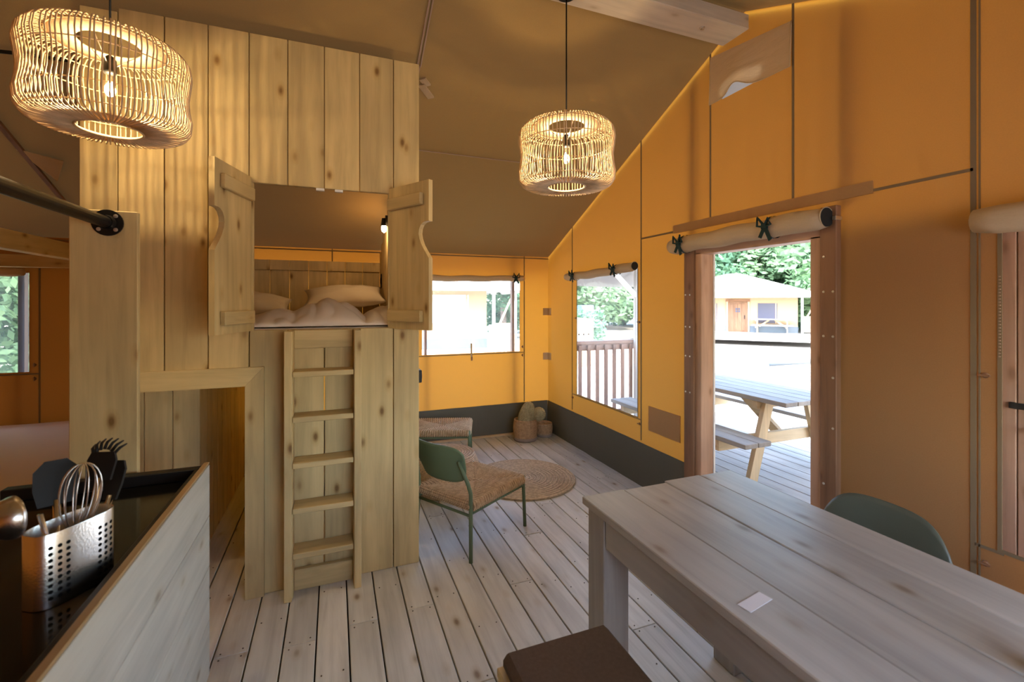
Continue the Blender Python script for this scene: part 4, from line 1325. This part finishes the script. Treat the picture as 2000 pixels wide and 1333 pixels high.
# ------------------------------------------------------------------ outside: deck, railing, porch
GZ = -0.28
gr = MB().grid(lambda u, v: (-60 + 150 * u, -50 + 150 * v, GZ + 0.05 * mnoise.noise((u * 40, v * 40, 0))), 60, 60).build('ground', 'ground', None, True)
tag(gr, 'pale sunlit sandy ground around the tents', 'ground', kind='structure')
dk = thing('floor_deck', 'outdoor deck of narrow grey boards beyond the doorway', 'deck', (4.3, 2.5, -0.1), kind='structure')
DP = 0.153
for i in range(17):
    a = WX + 0.11 + i * DP
    box('deck_board', a + 0.004, a + DP - 0.004, -1.2, 5.42, -0.045, -0.012, 'deck_y', dk, 0.003)
for y in (-1.0, 0.6, 2.2, 3.8, 5.3):
    box('joist', WX + 0.1, WX + 0.11 + 17 * DP, y - 0.03, y + 0.03, GZ - 0.1, -0.046, 'rail_x', dk, 0)
rl_ = thing('porch_railing', 'reddish-brown timber railing at the end of the deck', 'railing', (3.9, 5.38, 0))
box('top_rail', WX + 0.11, 5.2, 5.33, 5.44, 1.045, 1.085, 'rail_x', rl_, 0.004)
box('upper_bar', WX + 0.11, 5.2, 5.365, 5.395, 0.955, 1.044, 'rail_x', rl_, 0.003)
box('lower_bar', WX + 0.11, 5.2, 5.365, 5.395, 0.06, 0.13, 'rail_x', rl_, 0.003)
for i in range(19):
    x = 2.65 + i * 0.134
    box('baluster', x - 0.025, x + 0.025, 5.335, 5.364, 0.05, 1.03, 'rail_z', rl_, 0.003)
PX = 4.75
def porch_sheet(u, v):
    x = WX + 0.02 + (PX - WX) * u
    y = -0.95 + (5.62 + 0.95) * v
    z = roof_z(y) - 0.02
    if y > BY: z -= 0.25 * (y - BY)
    return (x, y, z - 0.05 * math.sin(PI * u))
o = MB().grid(porch_sheet, 12, 60).build('porch_canopy', 'porch', None, True)
tag(o, 'pale canvas canopy stretched over the deck', 'canopy')
vm = MB().prism([(-0.12, 2.47), (4.57, 2.47), (RY, RZ - 0.04)], lambda p: (PX, p[0], p[1]), lambda p: (PX + 0.004, p[0], p[1]))
vm.build('shade_valance', 'porch', o)  # unseen valance added to darken the upper gable wall
for i, (x, y, n) in enumerate(((3.92, 5.30, 'at the back corner of the deck by the railing'), (4.4, -0.6, 'at the front corner of the deck, out of sight'))):
    p = thing('porch_post', 'white porch post ' + n, 'post', (x, y, 0))
    zt = roof_z(y) - 0.06
    MB().tube([(x, y, -0.01), (x, y, zt)], 0.042, 14).build('pole', 'offwhite', p, True)
    MB().bar((x, y, zt - 0.42), (x + 0.36, y, zt - 0.05), 0.06, 0.05).build('brace', 'offwhite', p)
    MB().bar((x, y, zt - 0.40), (x - 0.38, y, zt - 0.05), 0.06, 0.05).build('brace', 'offwhite', p)

# unseen screen added around the front of the porch to darken the gable wall
sc_o = thing('shade_screen', 'unseen canvas screen added to darken the near gable wall', 'screen', (3.4, -0.9, 0))
def scr_a(u, v):
    x = WX + 0.05 + (PX - 0.05 - WX) * u
    return (x, -0.80 + 0.01 * math.sin(9 * u), 0.02 + (roof_z(-0.80) - 0.10) * v)
def scr_b(u, v):
    y = -0.78 + (2.05 + 0.78) * u
    return (PX - 0.03 + 0.01 * math.sin(14 * u), y, 0.02 + (roof_z(y) - 0.12) * v)
MB().grid(scr_a, 20, 4).build('end_panel', 'beige', sc_o, True)
MB().grid(scr_b, 30, 4).build('side_panel', 'beige', sc_o, True)

# picnic table
def picnic(label, loc, rz, L=1.95):
    o = thing('picnic_table', label, 'table', loc, rz, local=True)
    for i in range(5):
        x = -0.38 + i * 0.153
        box('top_plank', x, x + 0.148, -L / 2, L / 2, 0.715, 0.755, 'deck_y', o, 0.004)
    for s in (-1, 1):
        for k in range(2):
            x = s * (0.62 + k * 0.15)
            box('bench_plank', x - 0.072, x + 0.072, -L / 2, L / 2, 0.41, 0.45, 'deck_y', o, 0.004)
    for y in (-L / 2 + 0.27, L / 2 - 0.27):
        for s in (-1, 1):
            MB().bar((s * 0.47, y, 0.0), (s * 0.26, y, 0.71), 0.10, 0.045, (0, 1, 0)).build('leg', 'pine_z', o)
        MB().bar((-0.82, y + 0.05, 0.36), (0.82, y + 0.05, 0.36), 0.045, 0.10).build('bench_bearer', 'pine_x', o)
        MB().bar((-0.36, y + 0.05, 0.68), (0.36, y + 0.05, 0.68), 0.045, 0.07).build('top_bearer', 'pine_x', o)
        sg = 1 if y < 0 else -1
        MB().bar((0, y + sg * 0.09, 0.36), (0, y + sg * 0.55, 0.70), 0.045, 0.08).build('brace', 'pine_y', o)
    return o
picnic('wooden picnic table with benches on the deck outside the doorway', (3.965, 3.76, -0.012), 0.0)
gb = thing('barrier_bar', 'grey metal bar seen at the right side of the doorway', 'bar', (7.3, 5.3, GZ))
MB().tube([(6.85, 5.63, 0.56), (7.2, 5.10, 0.66)], 0.035, 10).build('bar', 'greyskirt', gb, True)
MB().tube([(7.2, 5.10, GZ), (7.2, 5.10, 0.70)], 0.03, 10).build('upright', 'greyskirt', gb, True)

# ------------------------------------------------------------------ neighbouring tents
def bearing(deg, dist):
    a = math.radians(deg)
    return Vector((dist * math.sin(a), dist * math.cos(a), 0))
def tent(label, loc, rz, wl_, wr_, door, wins, deck=5.0, wall_h=1.95, eave=4.2, blind=None, peak=3.35):
    o = thing('neighbour_tent', label, 'tent', loc, rz, local=True)
    # local x to the right, y away from the viewer
    MB().box(-wl_, wr_, 0.0, 4.8, 0.34, wall_h).build('walls', 'cream', o)
    MB().box(-wl_ - 0.01, wr_ + 0.01, -0.02, 4.82, 0.0, 0.34).build('skirt', 'greyskirt', o)
    r = MB()
    e = [(-wl_ - 1.3, -1.25, wall_h - 0.02), (eave, -1.25, wall_h - 0.02), (eave, 6.0, wall_h - 0.02), (-wl_ - 1.3, 6.0, wall_h - 0.02)]
    pk = [(-0.6, 2.4, peak), (0.1, 2.4, peak)]
    r.v = e + pk
    r.f = [(0, 1, 5, 4), (1, 2, 5), (2, 3, 4, 5), (3, 0, 4)]
    q = r.build('roof', 'offwhite', o); md = q.modifiers.new('t', 'SOLIDIFY'); md.thickness = 0.03
    if door:
        d = box('door', door[0], door[1], -0.06, -0.022, 0.0, 1.66, 'stain_z', o, 0.004)
        for i in range(4):
            w_ = (door[1] - door[0] - 0.2) / 4
            x = door[0] + 0.1 + i * w_
            l = box('door_plank', x + 0.004, x + w_ - 0.004, -0.075, -0.061, 0.08, 1.55, 'stain_z', d, 0.003)
        cxm = (door[0] + door[1]) / 2
        for i in (-1, 1):
            for j in (-1, 1):
                box('door_pane', cxm + i * 0.065 - 0.05, cxm + i * 0.065 + 0.05, -0.086, -0.076, 1.2 + j * 0.065 - 0.05, 1.2 + j * 0.065 + 0.05, 'darkglass', d, 0)
        box('door_handle', door[1] - 0.16, door[1] - 0.12, -0.11, -0.076, 0.72, 0.92, 'black', d, 0.003)
        box('door_lintel', door[0] - 0.12, door[1] + 0.12, -0.07, -0.022, 1.67, 1.79, 'stain_x', o, 0.003)
        for x in (door[0] - 0.1, door[1] + 0.01):
            box('door_post', x, x + 0.09, -0.07, -0.022, 0, 1.67, 'fir_z', o, 0.003)
    for (x0, x1, z0, z1, m_) in wins:
        wq = box('window', x0, x1, -0.03, -0.004, z0, z1, m_, o, 0.002)
        box('window_stud', x1 - 0.10, x1 - 0.04, -0.04, -0.031, z0, z1, 'fir_z', wq, 0)
    if deck:
        nb = int(deck / 0.6)
        for i in range(nb):
            box('deck_board', -wl_ - 0.5, wr_ + 1.0, -deck + i * deck / nb, -deck + (i + 1) * deck / nb - 0.02, -0.06, 0.0, 'deck_x', o, 0.003)
    for x in (wr_ + 0.12, wr_ + 0.85):
        MB().tube([(x, -0.9, 0), (x, -0.9, wall_h - 0.03)], 0.055, 10).build('porch_pole', 'offwhite', o, True)
    MB().bar((wr_ + 0.80, -0.9, wall_h - 0.1), (wr_ + 0.3, -0.9, 0.85), 0.06, 0.06).build('brace', 'pine_z', o)
    MB().bar((wr_ + 1.05, -0.95, wall_h - 0.2), (wr_ + 1.65, -1.0, 0.1), 0.05, 0.05).build('guy_pole', 'offwhite', o)
    box('side_screen', wr_ + 0.12, wr_ + 0.85, -0.93, -0.90, 0.12, 0.92, 'pine_z', o, 0.003)
    return o
dv = bearing(47.47, 28.20)
rz = math.radians(-49.00)
t1 = tent('cream tent with white roof and plank door seen far through the doorway', (dv.x, dv.y, 0.0), rz, 4.5, 2.85, (-0.45, 0.50), [(1.0, 1.92, 0.50, 1.58, 'darkglass'), (-2.2, -1.02, 0.50, 1.58, 'darkglass')], deck=5.6, wall_h=1.93)
pv = bearing(50.87, 27.61)
picnic('far picnic table on the deck of the cream tent', (pv.x, pv.y, 0.0), rz + PI / 2 - 0.05, 1.9)
dv2 = bearing(14.53, 16.11)
t2 = tent('cream tent with a pale blind seen through the back window', (dv2.x, dv2.y, 0.0), -0.18, 5.5, 1.0, None, [(-1.05, 0.36, 0.90, 1.88, 'offwhite')], deck=2.5, wall_h=2.05, eave=2.6, peak=3.3)
# garden chairs on the neighbour's porch
def garden_chair(label, c, rz):
    o = thing('garden_chair', label, 'chair', c, rz, local=True)
    box('seat', -0.22, 0.22, -0.22, 0.22, 0.42, 0.45, 'white', o, 0.004)
    for i in range(4):
        box('back_slat', -0.20 + i * 0.105, -0.12 + i * 0.105, 0.20, 0.22, 0.46, 0.88, 'white', o, 0.003)
    for x in (-0.2, 0.2):
        for y in (-0.2, 0.2):
            box('leg', x - 0.015, x + 0.015, y - 0.015, y + 0.015, 0, 0.42, 'white', o, 0.002)
    return o
for i, deg in enumerate((19.44, 20.73)):
    q = bearing(deg, 14.8)
    garden_chair(('white garden chair beside the corner post outside the back window', 'white garden chair nearest the window stud outside the back window')[i], (q.x, q.y, 0.0), 0.2 - 0.5 * i)
q = bearing(20.28, 14.00)
rr = thing('garden_rail', 'low pale railing outside the back window', 'railing', (q.x, q.y, GZ), -0.3, local=True)
box('top_rail', -1.0, 1.6, -0.03, 0.03, 0.86, 0.92, 'pine_x', rr, 0.003)
box('lower_rail', -1.0, 1.6, -0.02, 0.02, 0.42, 0.50, 'pine_x', rr, 0.003)
for x in (-0.95, 0.3, 1.55):
    box('post', x - 0.04, x + 0.04, -0.04, 0.04, 0, 0.86, 'pine_z', rr, 0.003)

# bin store and hedge beyond the railing
q = bearing(31.27, 13.71)
bs = thing('bin_store', 'pale wooden bin store with three small holes beyond the railing', 'bin store', (q.x, q.y, GZ), math.radians(30 - 31.27), local=True)
MB().box(-0.62, 0.0, 0, 1.15, 0.0, 1.36).build('body', 'pine_z', bs)
MB().box(-0.68, 0.03, -0.04, 1.2, 1.36, 1.41).build('lid', 'pine_x', bs)
for i in range(8):
    box('side_board', 0.002, 0.02, i * 0.142 + 0.004, i * 0.142 + 0.138, 0, 1.35, 'pine_z', bs, 0.003)
for i in range(2):
    dd = box('front_door', -0.60 + i * 0.3, -0.31 + i * 0.3, -0.025, -0.002, 0.05, 1.30, 'pine_z', bs, 0.003)
for i in range(3):
    link('vent_hole', MB().lathe([(0, 0), (0.03, 0), (0.03, 0.004), (0, 0.004)], (0, 0, 0), 12).mesh('hole', 'hole'), None, bs, (-0.48 + i * 0.16, -0.027, 0.96), (PI / 2, 0, 0))

# ------------------------------------------------------------------ trees
def leaf_cloud(seed, n, blobs, size):
    rn = random.Random(seed)
    mb = MB()
    for _ in range(n):
        (cx, cy, cz, rx, ry, rz_) = blobs[rn.randrange(len(blobs))]
        while True:
            p = Vector((rn.uniform(-1, 1), rn.uniform(-1, 1), rn.uniform(-1, 1)))
            if 0.30 < p.length < 1: break
        c = Vector((cx + p.x * rx, cy + p.y * ry, cz + p.z * rz_))
        a = Vector((rn.gauss(0, 1), rn.gauss(0, 1), rn.gauss(0, 0.6))).normalized()
        b = a.orthogonal().normalized()
        s = size * rn.uniform(0.6, 1.3)
        mb.quad(c - a * s, c + b * s * 0.55, c + a * s, c - b * s * 0.55)
    return mb
def tree_proto(seed, h, w_):
    rn = random.Random(seed)
    blobs = []
    for i in range(22):
        t = (i + rn.random()) / 22
        z = h * (0.10 + 0.84 * t)
        rad = w_ * (1 - 0.55 * abs(t - 0.4))
        a = rn.uniform(0, 2 * PI)
        blobs.append((rad * 0.6 * math.cos(a), rad * 0.6 * math.sin(a), z, rad * 0.55, rad * 0.55, h * 0.11))
    crown = leaf_cloud(seed, 11000, blobs, 0.20).mesh('crown', ('leaf1', 'leaf2')[seed % 2])
    tm = MB().tube([(0, 0, 0), (0.1, 0.05, h * 0.4), (0, 0, h * 0.85)], [0.24, 0.17, 0.05], 8)
    for i in range(4):
        a = rn.uniform(0, 6.28)
        tm.tube([(0.05, 0, h * (0.3 + 0.1 * i)), (w_ * 0.6 * math.cos(a), w_ * 0.6 * math.sin(a), h * (0.45 + 0.1 * i))], [0.08, 0.03], 6)
    return crown, tm.mesh('trunk', 'bark', True)
near_blobs = [(random.Random(i).uniform(-2.2, 2.2), random.Random(i + 50).uniform(-1.2, 1.2), 0.4 + 0.22 * i, 0.9, 0.8, 0.55) for i in range(26)]
near_crown = leaf_cloud(99, 16000, near_blobs, 0.075).mesh('crown', 'leaf1')
near_trunk = MB().tube([(0, 0, 0), (0.1, 0.05, 2.5), (0, 0, 5.6)], [0.13, 0.10, 0.03], 8).mesh('trunk', 'bark', True)
protos = [(near_crown, near_trunk), tree_proto(21, 11.0, 3.2), tree_proto(34, 9.5, 3.4), tree_proto(47, 12.5, 3.0), tree_proto(52, 8.0, 3.0)]
def tree(label, az, dist, k, s, group):
    a = math.radians(az)
    o = thing('leafy_tree', label, 'tree', (dist * math.sin(a), dist * math.cos(a), GZ - 0.02), (az * 7) % 6.28, group, local=True)
    o.scale = (s, s, s)
    link('crown', protos[k][0], None, o, (0, 0, 0)); link('trunk', protos[k][1], None, o, (0, 0, 0))
    return o
rn = random.Random(5)
for i in range(17):
    az = 25.5 + i * 2.35
    tree('leafy green tree in the dense tree line behind the far tent', az, 36 + rn.uniform(-2.5, 5), 1 + i % 4, rn.uniform(0.95, 1.2), 'tree line beyond the far tent')
for i, (az, d_, k, s) in enumerate(((20.2, 24, 1, 0.75), (23.0, 28, 2, 0.8))):
    tree(('yellow-green tree outside the right part of the back window', 'green tree seen past the left edge of the tall gable window')[i], az, d_, k, s, None)
for i, (az, d_, k, s) in enumerate(((-27.5, 10.0, 0, 0.95), (-32, 11.5, 0, 1.0), (-23.5, 12.5, 0, 1.05))):
    tree('green tree crowding the small bedroom window at the left edge', az, d_, k, s, 'trees outside the bedroom window')
q = bearing(30.28, 19.24)
hg = thing('clipped_hedge', 'dark green clipped hedge behind the bin store', 'hedge', (q.x, q.y, GZ), -0.6, local=True)
link('foliage', leaf_cloud(77, 1500, [(-1.2 + 0.35 * i, 0, 0.85, 0.35, 0.4, 0.8) for i in range(6)], 0.12).mesh('foliage', 'leaf2'), None, hg, (0, 0, 0))
o = box('blue_cover', q.x + 0.15, q.x + 0.75, q.y + 0.5, q.y + 0.9, 0.85, 1.50, 'blue', None, 0.02)
tag(o, 'small blue cover poking up behind the clipped hedge', 'cover')
MB().box(q.x + 0.2, q.x + 0.7, q.y + 0.55, q.y + 0.85, GZ, 0.84).build('stand', 'greyskirt', o)
